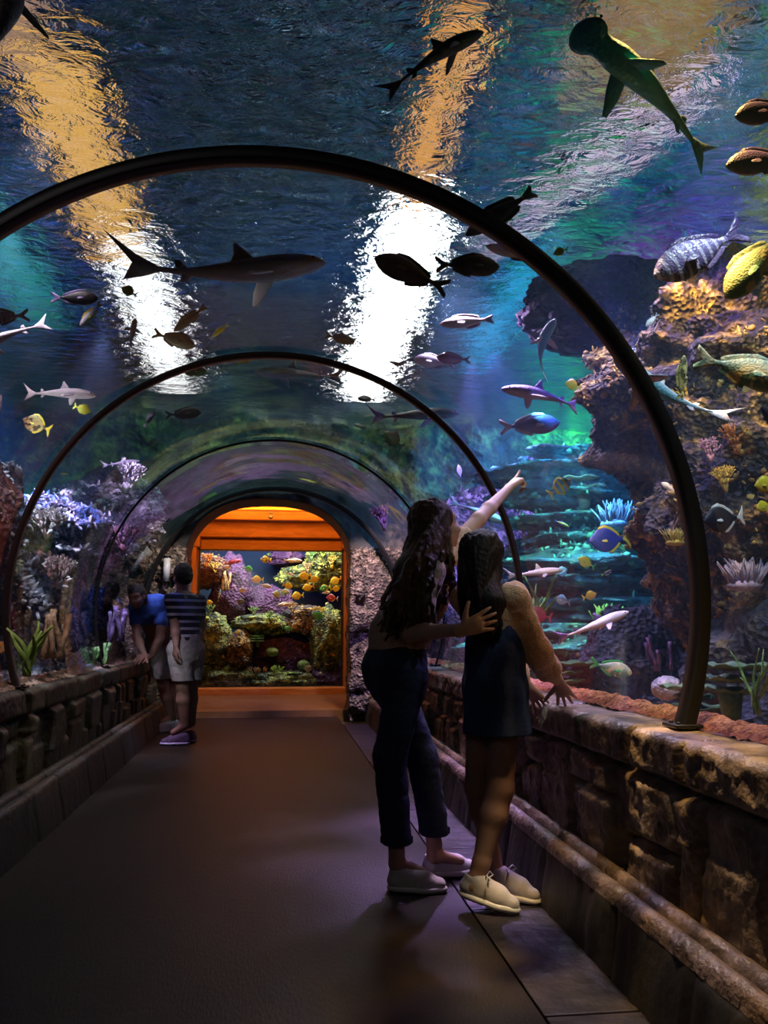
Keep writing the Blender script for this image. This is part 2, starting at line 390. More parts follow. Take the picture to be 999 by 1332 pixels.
# ---- end wall of rock with the archway
lava = reefmat('lava_rock', (.055, .045, .038), (.22, .15, .11), (.42, .31, .24), 3, 14, .42)
dimrock = mat('dark_arch_rock', [(.018, .016, .014), (.05, .042, .035)], .7, 4, .7, 12)
def endwall():
    # opening outline: straight jambs and a round head
    na = 150; ts = np.linspace(0, 1, na); inner = []
    hw, zt = 1.0, 1.86
    for t in ts:
        if t < .25: inner.append((hw, zt * t / .25))
        elif t > .75: inner.append((-hw, zt * (1 - t) / .25))
        else:
            a = (t - .25) / .5 * PI; c_, s_ = math.cos(a), math.sin(a)
            inner.append((hw * math.copysign(abs(c_) ** .8, c_), zt + .78 * abs(s_) ** .9))
    inner = np.array(inner); inner[:, 0] -= .1
    cen = np.array([-.08, 1.2]); M_ = 40
    P = np.zeros((na, M_ + 14, 3)); d = inner - cen; L_ = np.linalg.norm(d, axis=1)[:, None]; out = cen + d / L_ * 2.1
    out[:, 1] = np.maximum(out[:, 1], 0)
    for j in range(M_):
        t = j / (M_ - 1); q = inner * (1 - t) + out * t; P[:, 13 + j + 1 - 1, 0] = q[:, 0]; P[:, 13 + j, 2] = q[:, 1]; P[:, 13 + j, 1] = 10.25
    for j in range(13):
        P[:, j, 0] = inner[:, 0]; P[:, j, 2] = inner[:, 1]; P[:, j, 1] = 10.95 - .7 * j / 13
    P = P[:, :M_ + 13]
    side = np.clip((np.abs(P[..., 0] + .08) - .75) / .3, 0, 1) * np.clip((2.1 - P[..., 2]) / .4, 0, 1)
    n = fbm(P * 3.2, 5, 21, True) * .10 + np.abs(fbm(P * 9, 3, 8)) * .07
    holes = np.clip((fbm(P * np.array([4, 4, 5]), 2, 33) - .25) / .15, 0, 1) * .15
    P[..., 1] -= (n - holes) * (.25 + .75 * side); P[:, :14, 0] *= 1 - .35 * n[:, :14] * (.3 + side[:, :14])
    P[..., 2] = np.maximum(P[..., 2], 0)
    me = grid_mesh('arch', P, dimrock); me.materials.append(lava)
    cz = np.array([p.center[:] for p in me.polygons])
    me.polygons.foreach_set('material_index', ((np.abs(cz[:, 0] + .08) > .82) & (cz[:, 2] < 2.05)).astype(np.int32))
    struct(link('wall_end', me), 'rough rock archway at the end of the tunnel')
endwall()
# ---- the orange timber room behind it
timber = mat('amber_timber', [(.42, .17, .04), (.62, .28, .08)], .55, 3, .35, 20, stretch=(1, 6, 6))
timber2 = mat('amber_timber_posts', [(.38, .15, .04), (.55, .24, .07)], .55, 3, .35, 20, stretch=(6, 6, 1))
MB().box((-.1, 12.3, .0), (4.6, 3.2, .16)).build('floor', mat('room_floor', [(.16, .07, .02), (.22, .10, .035)], .5, 4, .2), smooth=False)
struct(bpy.data.objects[[o.name for o in bpy.data.objects if o.name.startswith('floor')][-1]], 'amber lit floor of the end room')
X0, X1, WZ0, WZ1, WY = -1.21, 1.03, .18, 2.30, 13.5
b = MB(); b.box((-.09, WY + .06, 2.72), (4.6, .12, .84)); b.box((-.09, WY + .06, .08), (4.6, .12, .2))
b.box((X0 - .6, WY + .06, 1.3), (1.2, .12, 2.7)); b.box((X1 + .6, WY + .06, 1.3), (1.2, .12, 2.7)); struct(b.build('wall_back', timber, smooth=False))
b = MB(); b.box((-2.3, 12.4, 1.4), (.1, 2.5, 2.9)); struct(b.build('wall_room_left', timber2, smooth=False))
b = MB(); b.box((2.2, 12.4, 1.4), (.1, 2.5, 2.9)); struct(b.build('wall_room_right', timber2, smooth=False))
b = MB(); b.box((-.1, 12.4, 3.02), (4.8, 2.5, .08)); struct(b.build('ceiling', timber, smooth=False), 'timber ceiling of the end room')
for i, (y, z, h) in enumerate([(11.6, 2.78, .2), (12.4, 2.74, .2), (13.3, 2.60, .24)]):
    o = MB().box((-.09, y, z), (4.4, .2, h), bev=.012).build('ceiling_beam', timber)
    o['kind'] = 'structure'; o['label'] = ['front', 'middle', 'rear'][i] + ' timber beam under the ceiling'
for x, w_ in ((X0 - .13, .2), (X1 + .13, .2)):
    o = MB().box((x, 13.35, 1.3), (w_, .22, 2.4), bev=.015).box((x, 13.35, 2.42), (w_ + .1, .3, .2), bev=.02).build('trim_1' if x < 0 else 'trim_2', timber2)
    struct(o, 'timber post at the edge of the end window')
o = MB().box((-.09, 13.32, .09), (2.6, .3, .18), bev=.02).build('trim_3', timber); struct(o, 'timber sill under the end window')
blk = mat('black_rubber', (.01, .01, .012), .5, bump=0)
b = MB(); fw = .025
b.box(((X0 + X1) / 2, WY - .01, WZ0), (X1 - X0, .04, fw)); b.box(((X0 + X1) / 2, WY - .01, WZ1), (X1 - X0, .04, fw))
b.box((X0, WY - .01, (WZ0 + WZ1) / 2), (fw, .04, WZ1 - WZ0)); b.box((X1, WY - .01, (WZ0 + WZ1) / 2), (fw, .04, WZ1 - WZ0))
struct(b.build('trim_4', blk, smooth=False), 'black seal round the end window')
b = MB(); b.box(((X0 + X1) / 2, WY + .03, (WZ0 + WZ1) / 2), (X1 - X0, .02, WZ1 - WZ0)); struct(b.build('window_2', ACR, smooth=False), 'flat display window at the end of the tunnel')
# small ceiling camera and a wall lamp
t = thing('security_camera', 'small dark camera hanging from the front ceiling beam', 'camera', (-.1, 11.48, 2.66))
MB().box((0, 0, -.02), (.06, .05, .03), bev=.005).build('bracket', blk, t); MB().tube([(0, .03, -.075), (0, -.09, -.09)], .035, 14).build('body', blk, t)
MB().tube([(0, -.09, -.09), (0, -.10, -.091)], .022, 12).build('lens', mat('lens', (.02, .02, .03), .1, bump=0), t)
t = thing('wall_lamp', 'dim white cylinder lamp on the rock left of the arch', 'lamp', at(217, 740, 10.1))
MB().tube([(0, 0, -.13), (0, 0, .13)], .04, 16).build('diffuser', mat('frosted', (.55, .55, .52), .5, bump=0), t)
for s in (-1, 1): MB().tube([(0, 0, s * .13), (0, 0, s * .155)], .046, 16).build('end_cap', blk, t)
# ---- tank: walls, floor, water surface, hall ceiling
tankm = mat('tank_wall', [(.10, .16, .24), (.22, .32, .42)], .8, .6, .5, 3)
for nm, c, d, lb in (('wall_tank_right', (7.2, 5.5, 1.8), (.1, 14, 5), 'painted side wall of the tank on the right'), ('wall_tank_left', (-6.2, 5.5, 1.8), (.1, 14, 5), 'painted side wall of the tank on the left'),
                 ('wall_tank_rear', (.5, -1.5, 1.8), (13.4, .1, 5), 'tank wall behind the viewer')):
    struct(MB().box(c, d).build(nm, tankm, smooth=False), lb)
def farwall():
    xs = np.linspace(-6.2, 7.2, 220); zs = np.linspace(0, 4.2, 90); X, Z = np.meshgrid(xs, zs, indexing='ij')
    P = np.stack([X, X * 0 + 11.1, Z], -1); P[..., 1] -= .5 * fbm(P * .9, 5, 40, True) + .12 * fbm(P * 5, 3, 3)
    r_ = np.hypot(X - CX, Z - 1.2); k = np.clip((1.9 - r_) / .3, 0, 1); P[..., 1] = P[..., 1] * (1 - k) + 10.96 * k
    me = grid_mesh('far', P[::-1], FAR)
    # leave the doorway open
    cc = np.array([p.center[:] for p in me.polygons]); bm = bmesh.new(); bm.from_mesh(me); bm.faces.ensure_lookup_table()
    bmesh.ops.delete(bm, geom=[bm.faces[i] for i in np.where((np.abs(cc[:, 0] + .08) < 1.5) & (cc[:, 2] < 2.75))[0]], context='FACES'); bm.to_mesh(me); bm.free()
    struct(link('wall_tank_far', me), 'reef covered tank wall above the archway')
FAR = reefmat('far_reef', (.05, .08, .08), (.14, .22, .08), (.35, .45, .15), 1.2, 6, .48)
farwall()
def water():
    m = bpy.data.materials.new('water_surface'); n = nt(m); L = n.links.new; o = N(n, 'OutputMaterial')
    tc = N(n, 'TexCoord'); mp = N(n, 'Mapping'); mp.inputs['Scale'].default_value = (2.2, 3.2, 1); L(tc.outputs['Object'], mp.inputs[0])
    a = N(n, 'TexNoise'); a.inputs['Scale'].default_value = 2.8; a.inputs['Detail'].default_value = 4; a.inputs['Roughness'].default_value = .6; a.inputs['Distortion'].default_value = .6; L(mp.outputs[0], a.inputs[0])
    v = N(n, 'TexNoise'); v.inputs['Scale'].default_value = .7; v.inputs['Detail'].default_value = 1; L(mp.outputs[0], v.inputs[0])
    ad = N(n, 'Math', operation='ADD'); L(a.outputs[0], ad.inputs[0]); L(v.outputs[0], ad.inputs[1])
    bp = N(n, 'Bump'); bp.inputs['Strength'].default_value = 1; bp.inputs['Distance'].default_value = .085; L(ad.outputs[0], bp.inputs['Height'])
    g = N(n, 'BsdfGlossy'); g.inputs['Roughness'].default_value = .02; g.inputs[0].default_value = (.55, .86, 1, 1)
    r = N(n, 'BsdfRefraction'); r.inputs['IOR'].default_value = 1.12; r.inputs['Roughness'].default_value = .0; r.inputs[0].default_value = (.86, .95, 1, 1)
    L(bp.outputs[0], g.inputs['Normal']); L(bp.outputs[0], r.inputs['Normal'])
    mx = N(n, 'MixShader'); mx.inputs[0].default_value = .55; L(r.outputs[0], mx.inputs[1]); L(g.outputs[0], mx.inputs[2]); L(mx.outputs[0], o.inputs[0])
    me = mesh('w', [(-6.2, -1.5, WATER_Z), (-6.2, 11.4, WATER_Z), (7.2, 11.4, WATER_Z), (7.2, -1.5, WATER_Z)], [(0, 1, 2, 3)], m, False)
    struct(link('ceiling_water', me), 'rippled water surface over the tunnel')
water()
struct(MB().box((.5, 5, 5.6), (13.6, 14, .1)).build('ceiling_hall', mat('hall_ceiling', [(.018, .035, .06), (.04, .07, .11)], .9, .6, 0), smooth=False), 'dark blue ceiling above the tank')
struct(MB().box((.5, 11.6, 4.8), (13.6, .1, 1.8)).build('wall_hall_far', mat('hall_wall', (.008, .02, .04), .9, bump=0), smooth=False))
# strip lamps over the water, running with the tunnel
def lamp(x, y, L_, w_, z, col, s, label, rz=0):
    t = thing('strip_light', label, 'lamp', (x, y, z), 'strip lights above the water')
    t.rotation_euler.z = rz; MB().box((0, 0, .05), (w_ + .06, L_ + .06, .07), bev=.01).build('housing', steel, t)
    for k in (-1, 1): MB().tube([(0, k * L_ * .35, .07), (0, k * L_ * .35, 5.56 - z)], .008, 6).build('cable', steel, t)
    MB().box((0, 0, 0), (w_, L_, .03)).build('diffuser', emit('lamp_%s' % label.replace(' ', '_')[:30], col, s), t, smooth=False)
GOLD, PEACH, WHITE, ORG = (1, .50, .10), (.9, .48, .26), (1, .93, .88), (1, .42, .08)
lamp(-2.0, 3.75, 2.7, 1.1, 5.0, PEACH, .9, 'peach strip light over the near left of the tunnel')
lamp(-1.5, 6.35, 2.5, .46, 5.0, GOLD, 1.8, 'golden strip light further along on the left')
lamp(-1.4, 9.5, 3.8, .42, 5.0, WHITE, 5, 'white strip light at the far left over the water')
lamp(1.08, 5.7, 2.4, .22, 5.0, ORG, 1.7, 'orange strip light on the right over the water')
lamp(1.16, 9.1, 4.8, .50, 5.0, WHITE, 18, 'brightest white strip light at the far right')
lamp(2.2, 4.1, 1.8, .8, 5.0, (.8, .40, .14), .6, 'amber strip light over the near right of the tunnel')
lamp(2.25, 5.9, 2.6, .22, 4.9, (.85, .62, .80), 1.6, 'lilac strip light slanting over the right of the tunnel', .38)
lamp(2.35, 8.6, 2.8, .35, 4.9, (.03, .55, 1), 1.1, 'cyan strip light at the far right over the water')  # this strip down to the teal one: added to colour the ripples
lamp(3.9, 5.2, 1.6, .9, 4.9, (.5, .62, .06), .5, 'yellow green strip light over the right rocks', -.4)
lamp(4.6, 6.6, 2.2, .3, 4.9, (.75, .72, .3), 1.1, 'pale yellow strip light over the deep right reef', .5)
lamp(3.3, 7.2, 1.4, .5, 4.9, (.35, .12, .8), .6, 'violet strip light over the deep right reef')
lamp(-2.5, 8.0, 2.2, .5, 4.9, (.05, .75, .55), .6, 'teal strip light over the left rocks')
lamp(-3.6, 6.0, 1.6, .3, 4.9, (.55, .45, .8), .5, 'mauve strip light over the left rocks', .3)
# ================================================================== INSIDE THE TANK
gravm = mat('orange_gravel', [(.12, .03, .01), (.55, .19, .05), (.75, .36, .12)], .7, 40, .8, 90)
gravl = mat('pale_gravel', [(.14, .08, .06), (.42, .27, .18), (.6, .45, .34)], .7, 40, .8, 90)
def gravel(side, m, label):
    s = 1 if side > 0 else -1
    ys = np.arange(.3, 10.2, .02); xs = np.concatenate([np.arange(1.43, 1.8, .016), np.arange(1.82, 4.2, .06)])
    Y, X = np.meshgrid(ys, xs, indexing='ij'); P = np.stack([X, Y, X * 0], -1)
    d = X - 1.45
    P[..., 2] = .745 + .05 * np.exp(-((d - .06) / .06) ** 2) - .42 * np.clip(d - .12, 0, 1.2) ** 1.2
    P[..., 2] += fbm(P * 34, 3, 4) * .022 + fbm(P * 7, 3, 2) * .03 * np.clip(d * 8, .25, 1)
    P[..., 0] *= s; P[..., 0] += CX * 0
    o = link('gravel', grid_mesh('gravel', P if s < 0 else P[::-1], m)); tag(o, label, 'gravel', kind='stuff')
gravel(1, gravm, 'orange gravel banked against the acrylic on the right')
gravel(-1, gravl, 'pale pink gravel banked against the acrylic on the left')
struct(MB().box((.5, 5, -.1), (13.6, 13, .08)).build('floor', mat('tank_floor', [(.05, .07, .06), (.12, .12, .09)], .9, 3, .4)), 'sandy floor of the tank')
GOLDR = reefmat('golden_reef', (.030, .022, .045), (.28, .16, .04), (.62, .42, .12), 2.0, 15, .50)
TEALR = reefmat('teal_reef', (.05, .10, .12), (.12, .26, .20), (.3, .5, .35), 2.4, 9, .52, .6)
PALER = reefmat('pale_reef', (.035, .045, .09), (.38, .36, .42), (.8, .76, .8), 2.6, 13, .52)
REDR = reefmat('red_reef', (.10, .028, .03), (.10, .05, .04), (.3, .2, .12), 2, 12, .58)
NAVY = reefmat('navy_reef', (.035, .04, .08), (.08, .08, .10), (.25, .22, .14), 2.5, 12, .58)
PURR = reefmat('purple_reef', (.06, .02, .10), (.10, .05, .14), (.2, .1, .2), 2.5, 10, .6)
GREENR = reefmat('green_reef', (.04, .06, .05), (.22, .28, .06), (.5, .55, .16), 2.2, 12, .47)
_rk = [0]
def rock(c, size, m, label, amp=.35, f=1.3, ledge=0, rz=0, sub=5, name='reef_rock'):
    _rk[0] += 1; c = Vector(c)
    o = link(name, rock_mesh(name, m, size, _rk[0], sub, amp, f, ledge), None, c); o.rotation_euler.z = rz
    return tag(o, label, 'rock', 'reef rocks in the tank')
# right hand side
rock((3.0, 4.95, 2.62), (.85, .85, .62), GOLDR, 'golden crusted overhanging rock high on the right behind the near hoop', .42, 1.6, sub=6)
rock((3.05, 4.6, 1.75), (.80, .75, .85), GOLDR, 'large golden brown rock under the overhang on the right', .35, 1.8, sub=6)
rock((3.5, 4.3, .8), (1.1, 1.0, .75), NAVY, 'dark blue boulder at the bottom right of the tank', .3, 1.2)
rock((2.62, 5.7, .62), (.55, .45, .55), NAVY, 'dark slab rock standing low between the two nearest hoops', .3, 1.4)
rock((2.35, 5.6, 3.35), (.55, .4, .30), PURR, 'flat dark purple rock shelf under the water surface on the right', .3, 1.6)  # solid slab put in place of a dark purple shadow mass
for i, (x, y, z, sx, sy, sz) in enumerate([(2.95, 7.5, 2.42, .85, .6, .26), (3.15, 7.6, 2.02, .8, .6, .22), (2.85, 7.35, 1.62, .7, .6, .20), (3.1, 7.4, 1.26, .8, .6, .19), (2.8, 7.2, .88, .85, .7, .22), (3.2, 7.3, .4, 1.1, .9, .3)]):
    rock((x, y, z), (sx, sy, sz), TEALR, ['topmost', 'second highest', 'third highest', 'middle', 'second lowest', 'lowest'][i] + ' teal slab in the layered rock stack on the right', .35, 1.5, .9)
rock((4.0, 6.5, 1.9), (.7, .7, 1.7), NAVY, 'tall dark rock column behind the layered stack on the right', .3, 1.3)
rock((2.45, 9.4, 1.2), (.75, .8, 1.3), PALER, 'pale rock beyond the woman beside the last hoop', .35, 1.6)
rock((4.9, 6.2, 1.3), (1.0, 1.6, 1.3), GREENR, 'yellow green reef mound deep behind the golden rock', .4, 1.6)
rock((4.6, 3.2, .9), (.9, 1.4, .9), GREENR, 'yellow green reef mound far to the right of the viewer', .4, 1.6)
rock((5.2, 8.6, 1.6), (1.0, 1.2, 1.5), TEALR, 'broad teal rock deep in the tank on the right', .35, 1.3)
# left hand side
rock((-2.35, 5.6, 1.9), (.55, .55, .75), REDR, 'dark red rock behind the pale shark on the left', .35, 1.6)
rock((-2.15, 6.5, 1.35), (.42, .45, .75), PALER, 'pale crusted rock column in the left tank between the hoops', .45, 1.9, sub=6)
rock((-2.2, 6.5, .55), (.5, .5, .5), PALER, 'pale crusted boulder at the foot of the left column', .45, 1.9)
rock((-2.15, 8.2, 1.9), (.5, .9, .30), PALER, 'pale rock bridge arching over the blue gap on the left', .45, 1.9, sub=6)
rock((-2.2, 8.9, 1.1), (.45, .6, .95), PALER, 'pale pink rock beside the last hoop on the left', .45, 1.9, sub=6)
rock((-3.2, 7.6, 1.0), (.6, .9, 1.2), NAVY, 'dark blue rock seen through the gap on the left', .3, 1.3)
rock((-2.7, 4.4, 1.2), (.7, .7, .9), NAVY, 'dark rock at the left edge below the red rock', .35, 1.4)
rock((-3.3, 4.6, 2.8), (.9, 1.0, .6), NAVY, 'dark high rock at the left edge under the surface', .35, 1.4)
rock((-4.2, 6.2, 2.0), (.8, 1.2, 1.4), TEALR, 'teal rock deep in the tank on the left', .35, 1.4)
rock((-1.9, 9.7, 2.35), (.5, .4, .4), PALER, 'pale rock cap above the left side of the archway', .4, 1.9)
# ---- corals and plants
def coral_branch(name, c, h, m, label, seed, n=5, depth=4, spread=.6):
    r = random.Random(seed); b = MB()
    def grow(p, d, L, rad, k):
        q = p + d * L; b.tube([p, p + d * L * .5 + Vector((r.uniform(-.1, .1) * L,) * 3), q], [rad, rad * .85, rad * .7], 6)
        if k <= 0: b.sphere(q, rad * .95, 6); return
        for _ in range(r.choice([2, 2, 3])):
            e = (d + Vector((r.uniform(-1, 1), r.uniform(-1, 1), r.uniform(-.1, .7))) * spread).normalized(); grow(q, e, L * r.uniform(.65, .85), rad * .72, k - 1)
    for _ in range(n):
        grow(Vector((0, 0, 0)), Vector((r.uniform(-.6, .6), r.uniform(-.6, .6), 1)).normalized(), h * .33, h * .06, depth)
    return tag(b.build(name, m, None, True, c), label, 'coral', 'corals on the reef')
def coral_dome(c, r_, m, label, seed):
    bm = bmesh.new(); bmesh.ops.create_icosphere(bm, subdivisions=5, radius=1); bm.verts.index_update(); V = np.array([v.co[:] for v in bm.verts]); Fc = np.array([[v.index for v in q.verts] for q in bm.faces]); bm.free()
    d = 1 + .12 * fbm(V * 1.6 + seed, 2, seed) + .06 * np.sin(fbm(V * 2.6 + seed, 2, seed + 4) * 26)
    o = link('brain_coral', mesh('brain_coral', V * d[:, None] * np.array([r_, r_, r_ * .75]), Fc, m), None, c); return tag(o, label, 'coral', 'corals on the reef')
def coral_plate(c, r_, m, label, seed, tiers=3):
    r = random.Random(seed); b = MB(); b.tube([(0, 0, -r_ * .6), (0, 0, r_ * .2)], [r_ * .18, r_ * .3], 10)
    for t in range(tiers):
        R_ = r_ * r.uniform(.6, 1); z = r_ * (.05 + .28 * t); ox, oy = r.uniform(-.2, .2) * r_, r.uniform(-.2, .2) * r_; V = []; Fc = []; n = 26; k = 5
        for s_ in (0, 1):
            for j in range(k):
                for i in range(n):
                    a = 2 * PI * i / n; rr = R_ * (j + .3) / k * (1 + .12 * math.sin(a * 5 + seed) * j / k)
                    V.append((ox + rr * math.cos(a), oy + rr * math.sin(a), z + .18 * r_ * (j / k) ** 2 + .05 * r_ * math.sin(a * 7) * j / k - s_ * .04 * r_))
        for s_ in (0, 1):
            for j in range(k - 1):
                for i in range(n):
                    q = (s_ * n * k + j * n + i, s_ * n * k + j * n + (i + 1) % n, s_ * n * k + (j + 1) * n + (i + 1) % n, s_ * n * k + (j + 1) * n + i); Fc.append(q if not s_ else q[::-1])
        for i in range(n): Fc.append(((k - 1) * n + i, (k - 1) * n + (i + 1) % n, n * k + (k - 1) * n + (i + 1) % n, n * k + (k - 1) * n + i))
        b.add(V, Fc)
    return tag(b.build('plate_coral', m, None, True, c), label, 'coral', 'corals on the reef')
def anemone(c, r_, m, label, seed, n=60, lean=(0, 0, 1), name='anemone', cat='anemone'):
    r = random.Random(seed); b = MB(); b.sphere((0, 0, 0), (r_ * .75, r_ * .6, r_ * .25), 12)
    for _ in range(n):
        a = r.uniform(0, 2 * PI); q = r.uniform(0, .7) * r_; p = Vector((q * math.cos(a), q * .8 * math.sin(a), r_ * .12)); d = (Vector((p.x, p.y, 0)) / r_ * .9 + Vector(lean) + Vector((r.uniform(-.25, .25), r.uniform(-.25, .25), 0))).normalized()
        L_ = r_ * r.uniform(.7, 1.1); b.tube([p, p + d * L_ * .5, p + d * L_ + Vector((r.uniform(-.2, .2) * r_, r.uniform(-.2, .2) * r_, 0))], [r_ * .06, r_ * .05, r_ * .025], 6)
    return tag(b.build(name, m, None, True, c), label, cat)
def tubes(c, h, m, label, seed, n=6):
    r = random.Random(seed); b = MB()
    for _ in range(n):
        p = Vector((r.uniform(-.3, .3) * h, r.uniform(-.3, .3) * h, -.1 * h)); d = Vector((r.uniform(-.25, .25), r.uniform(-.25, .25), 1)).normalized(); L_ = h * r.uniform(.6, 1.1); q = h * .09 * r.uniform(.8, 1.2)
        w_ = lambda: Vector((r.uniform(-.05, .05), r.uniform(-.05, .05), 0)) * h
        b.tube([p, p + d * L_ * .3 + w_(), p + d * L_ * .55 + w_(), p + d * L_ * .8 + w_(), p + d * L_, p + d * (L_ - .02 * h), p + d * L_ * .6], [q * .9, q * .6, q * .75, q * .6, q * .8, q * .55, q * .4], 10)
    return tag(b.build('tube_sponge', m, None, True, c), label, 'sponge', 'corals on the reef')
def kelp(c, h, m, label, seed, n=9):
    r = random.Random(seed); b = MB()
    for i in range(n):
        a = r.uniform(0, 2 * PI); d = Vector((math.cos(a), math.sin(a), 0)); L_ = h * r.uniform(.5, 1); pts = []; ph = r.uniform(0, 6)
        for j in range(8):
            t = j / 7; pts.append(d * (.35 * h * t * t) + Vector((.05 * h * math.sin(ph + t * 6), .05 * h * math.cos(ph + t * 5), L_ * t)))
        b.tube(pts, [.006 + h * .03 * math.sin(PI * min(1, j / 7 * .95 + .08)) for j in range(8)], 6, flat=.25)
    return tag(b.build('sea_plant', m, None, True, c), label, 'plant', 'corals on the reef')
cY = mat('yellow_coral', [(.45, .28, .04), (.75, .6, .12)], .6, 20, .4); cG = mat('green_coral', [(.08, .22, .08), (.3, .5, .15)], .6, 20, .4)
cP = mat('pink_coral', [(.35, .16, .22), (.62, .36, .42)], .6, 20, .4); cV = mat('violet_coral', [(.10, .06, .22), (.35, .25, .5)], .6, 20, .4)
cT = mat('tan_coral', [(.28, .18, .09), (.6, .45, .25)], .6, 20, .5); cW = mat('white_coral', [(.5, .48, .5), (.85, .83, .85)], .6, 20, .3); cL = mat('lime_weed', [(.2, .35, .05), (.5, .65, .12)], .6, 12, .3)
cV2 = mat('lavender_coral', [(.22, .18, .34), (.5, .44, .6)], .6, 20, .3); cD = mat('dark_green_coral', [(.03, .10, .06), (.10, .22, .10)], .6, 20, .4)
cO = mat('orange_coral', [(.5, .16, .03), (.8, .36, .08)], .6, 20, .4)
anemone(at(968, 762, 4.1), .125, cV2, 'pale violet anemone with long tentacles on the dark ledge at the right edge', 3, 70)
anemone(at(800, 682, 6.6), .17, cV2, 'violet anemone on the layered teal rocks', 4, 60)
anemone(at(790, 812, 6.5), .14, cL, 'green anemone on a low teal slab behind the white shark', 5, 50)
anemone(at(878, 706, 4.3), .07, cY, 'small golden anemone just left of the near hoop', 6, 50)
coral_dome(at(868, 895, 4.6), .085, mat('grey_coral', [(.3, .3, .4), (.5, .5, .6)], .7, 9, .3), 'round grey brain coral low between the near hoops', 3)
coral_dome(at(650, 860, 6), .1, cV, 'round violet brain coral behind the girl', 7)
coral_plate(at(950, 905, 3.7), .20, cD, 'green plate coral at the lower right edge of the tank', 1)
coral_plate(at(900, 925, 4.0), .17, cD, 'green plate coral at the foot of the near hoop', 2)
coral_plate(at(740, 890, 5.4), .20, cD, 'wide green plate coral behind the resting hand', 4)
coral_plate(at(660, 885, 6.6), .20, cT, 'tan plate coral low behind the denim dress', 5)
coral_plate(at(760, 640, 7.0), .25, cT, 'tan plate coral on top of the layered teal rocks', 8, 2)
coral_branch('branch_coral', at(895, 530, 4.25), .16, cY, 'yellow branching coral on the golden rock behind the near hoop', 3)
coral_branch('branch_coral', at(960, 590, 4.0), .16, cO, 'orange branching coral on the golden rock at the right edge', 4)
coral_branch('branch_coral', at(945, 640, 4.0), .13, cY, 'yellow branching coral low on the golden rock at the right edge', 14)
coral_branch('branch_coral', at(850, 770, 4.9), .12, cT, 'tan branching coral beside the inner side of the near hoop', 5)
coral_branch('branch_coral', at(925, 600, 4.0), .12, cP, 'pink branching coral on the golden rock just right of the near hoop', 6)
coral_branch('branch_coral', at(60, 700, 6.0), .22, cW, 'white branching coral on the pale left column', 7, 6)
coral_branch('branch_coral', at(75, 765, 5.9), .22, cW, 'white branching coral half way up the pale left column', 8, 6)
coral_branch('branch_coral', at(165, 640, 7.9), .28, cW, 'white branching coral on the left rock bridge', 9, 6)
coral_branch('branch_coral', at(160, 720, 8.0), .26, cP, 'pink branching coral beside the bending man', 10, 6)
coral_branch('branch_coral', at(500, 690, 9.0), .26, cP, 'pink branching coral to the right of the archway', 11, 6)
coral_branch('branch_coral', at(655, 830, 6.0), .2, cV, 'violet branching coral behind the girl in the dress', 12, 5)
tubes(at(60, 850, 5.8), .30, cT, 'tan tube sponge at the foot of the left column', 2)
tubes(at(150, 830, 7.6), .28, cV, 'violet tube sponge left of the bending man', 3)
tubes(at(128, 860, 7.4), .2, cG, 'green tube sponge by the thin third hoop on the left', 13)
tubes(at(858, 868, 5.3), .22, cV, 'violet tube sponge on the dark slab between the near hoops', 4)
kelp(at(35, 880, 4.9), .30, cL, 'lime green sea plant low on the left by the second hoop', 3)
kelp(at(700, 820, 6), .45, cG, 'green sea plant beside the red fish', 4)
kelp(at(985, 930, 3.4), .3, cG, 'green sea plant at the lower right edge', 6)
# scattered small corals dress the golden rock faces
# ---- reef behind the end window
struct(MB().box((-.1, 15.6, 1.2), (4.4, .1, 3.4)).build('wall_display', mat('display_wall', (.01, .03, .07), .9, bump=0), smooth=False), 'deep blue rear wall of the end display')
for i, (u, v, y, sx, sz, m, lb) in enumerate([
    (262, 742, 14.3, .40, .25, REDR, 'rust rock at the top left of the end window'), (300, 770, 14.6, .30, .5, PURR, 'dark rock in the left of the end window'),
    (350, 800, 14.7, .38, .42, PURR, 'dark rounded rock in the middle of the end window'), (372, 728, 15.2, .3, .14, PURR, 'dark rock at the top middle of the end window'), (410, 752, 14.9, .55, .2, GREENR, 'long rock under the yellow fish in the end window'),
    (430, 728, 14.8, .35, .28, GREENR, 'mossy rock at the top right of the end window'), (345, 812, 14.2, .45, .14, GREENR, 'mossy shelf across the middle of the end window'), (400, 808, 14.2, .42, .20, GOLDR, 'golden shelf at the middle right of the end window'),
    (275, 835, 14.0, .28, .40, GREENR, 'mossy rock at the lower left of the end window'), (312, 848, 13.95, .17, .28, GOLDR, 'golden barrel shaped rock low in the end window'), (425, 835, 14.0, .22, .5, GREENR, 'mossy rock at the lower right of the end window'),
    (365, 850, 14.4, .45, .32, PURR, 'dark hollow rock at the bottom of the end window'), (290, 884, 13.9, .45, .16, GREENR, 'weedy boulder at the bottom left of the end window'), (370, 886, 13.9, .5, .14, GREENR, 'weedy boulder at the bottom middle of the end window'),
    (430, 884, 14.0, .4, .18, PURR, 'dark boulder at the bottom right of the end window')]):
    rock(at(u, v, y), (sx, .3, sz), m, lb, .4, 1.8, sub=4)
_k = 0
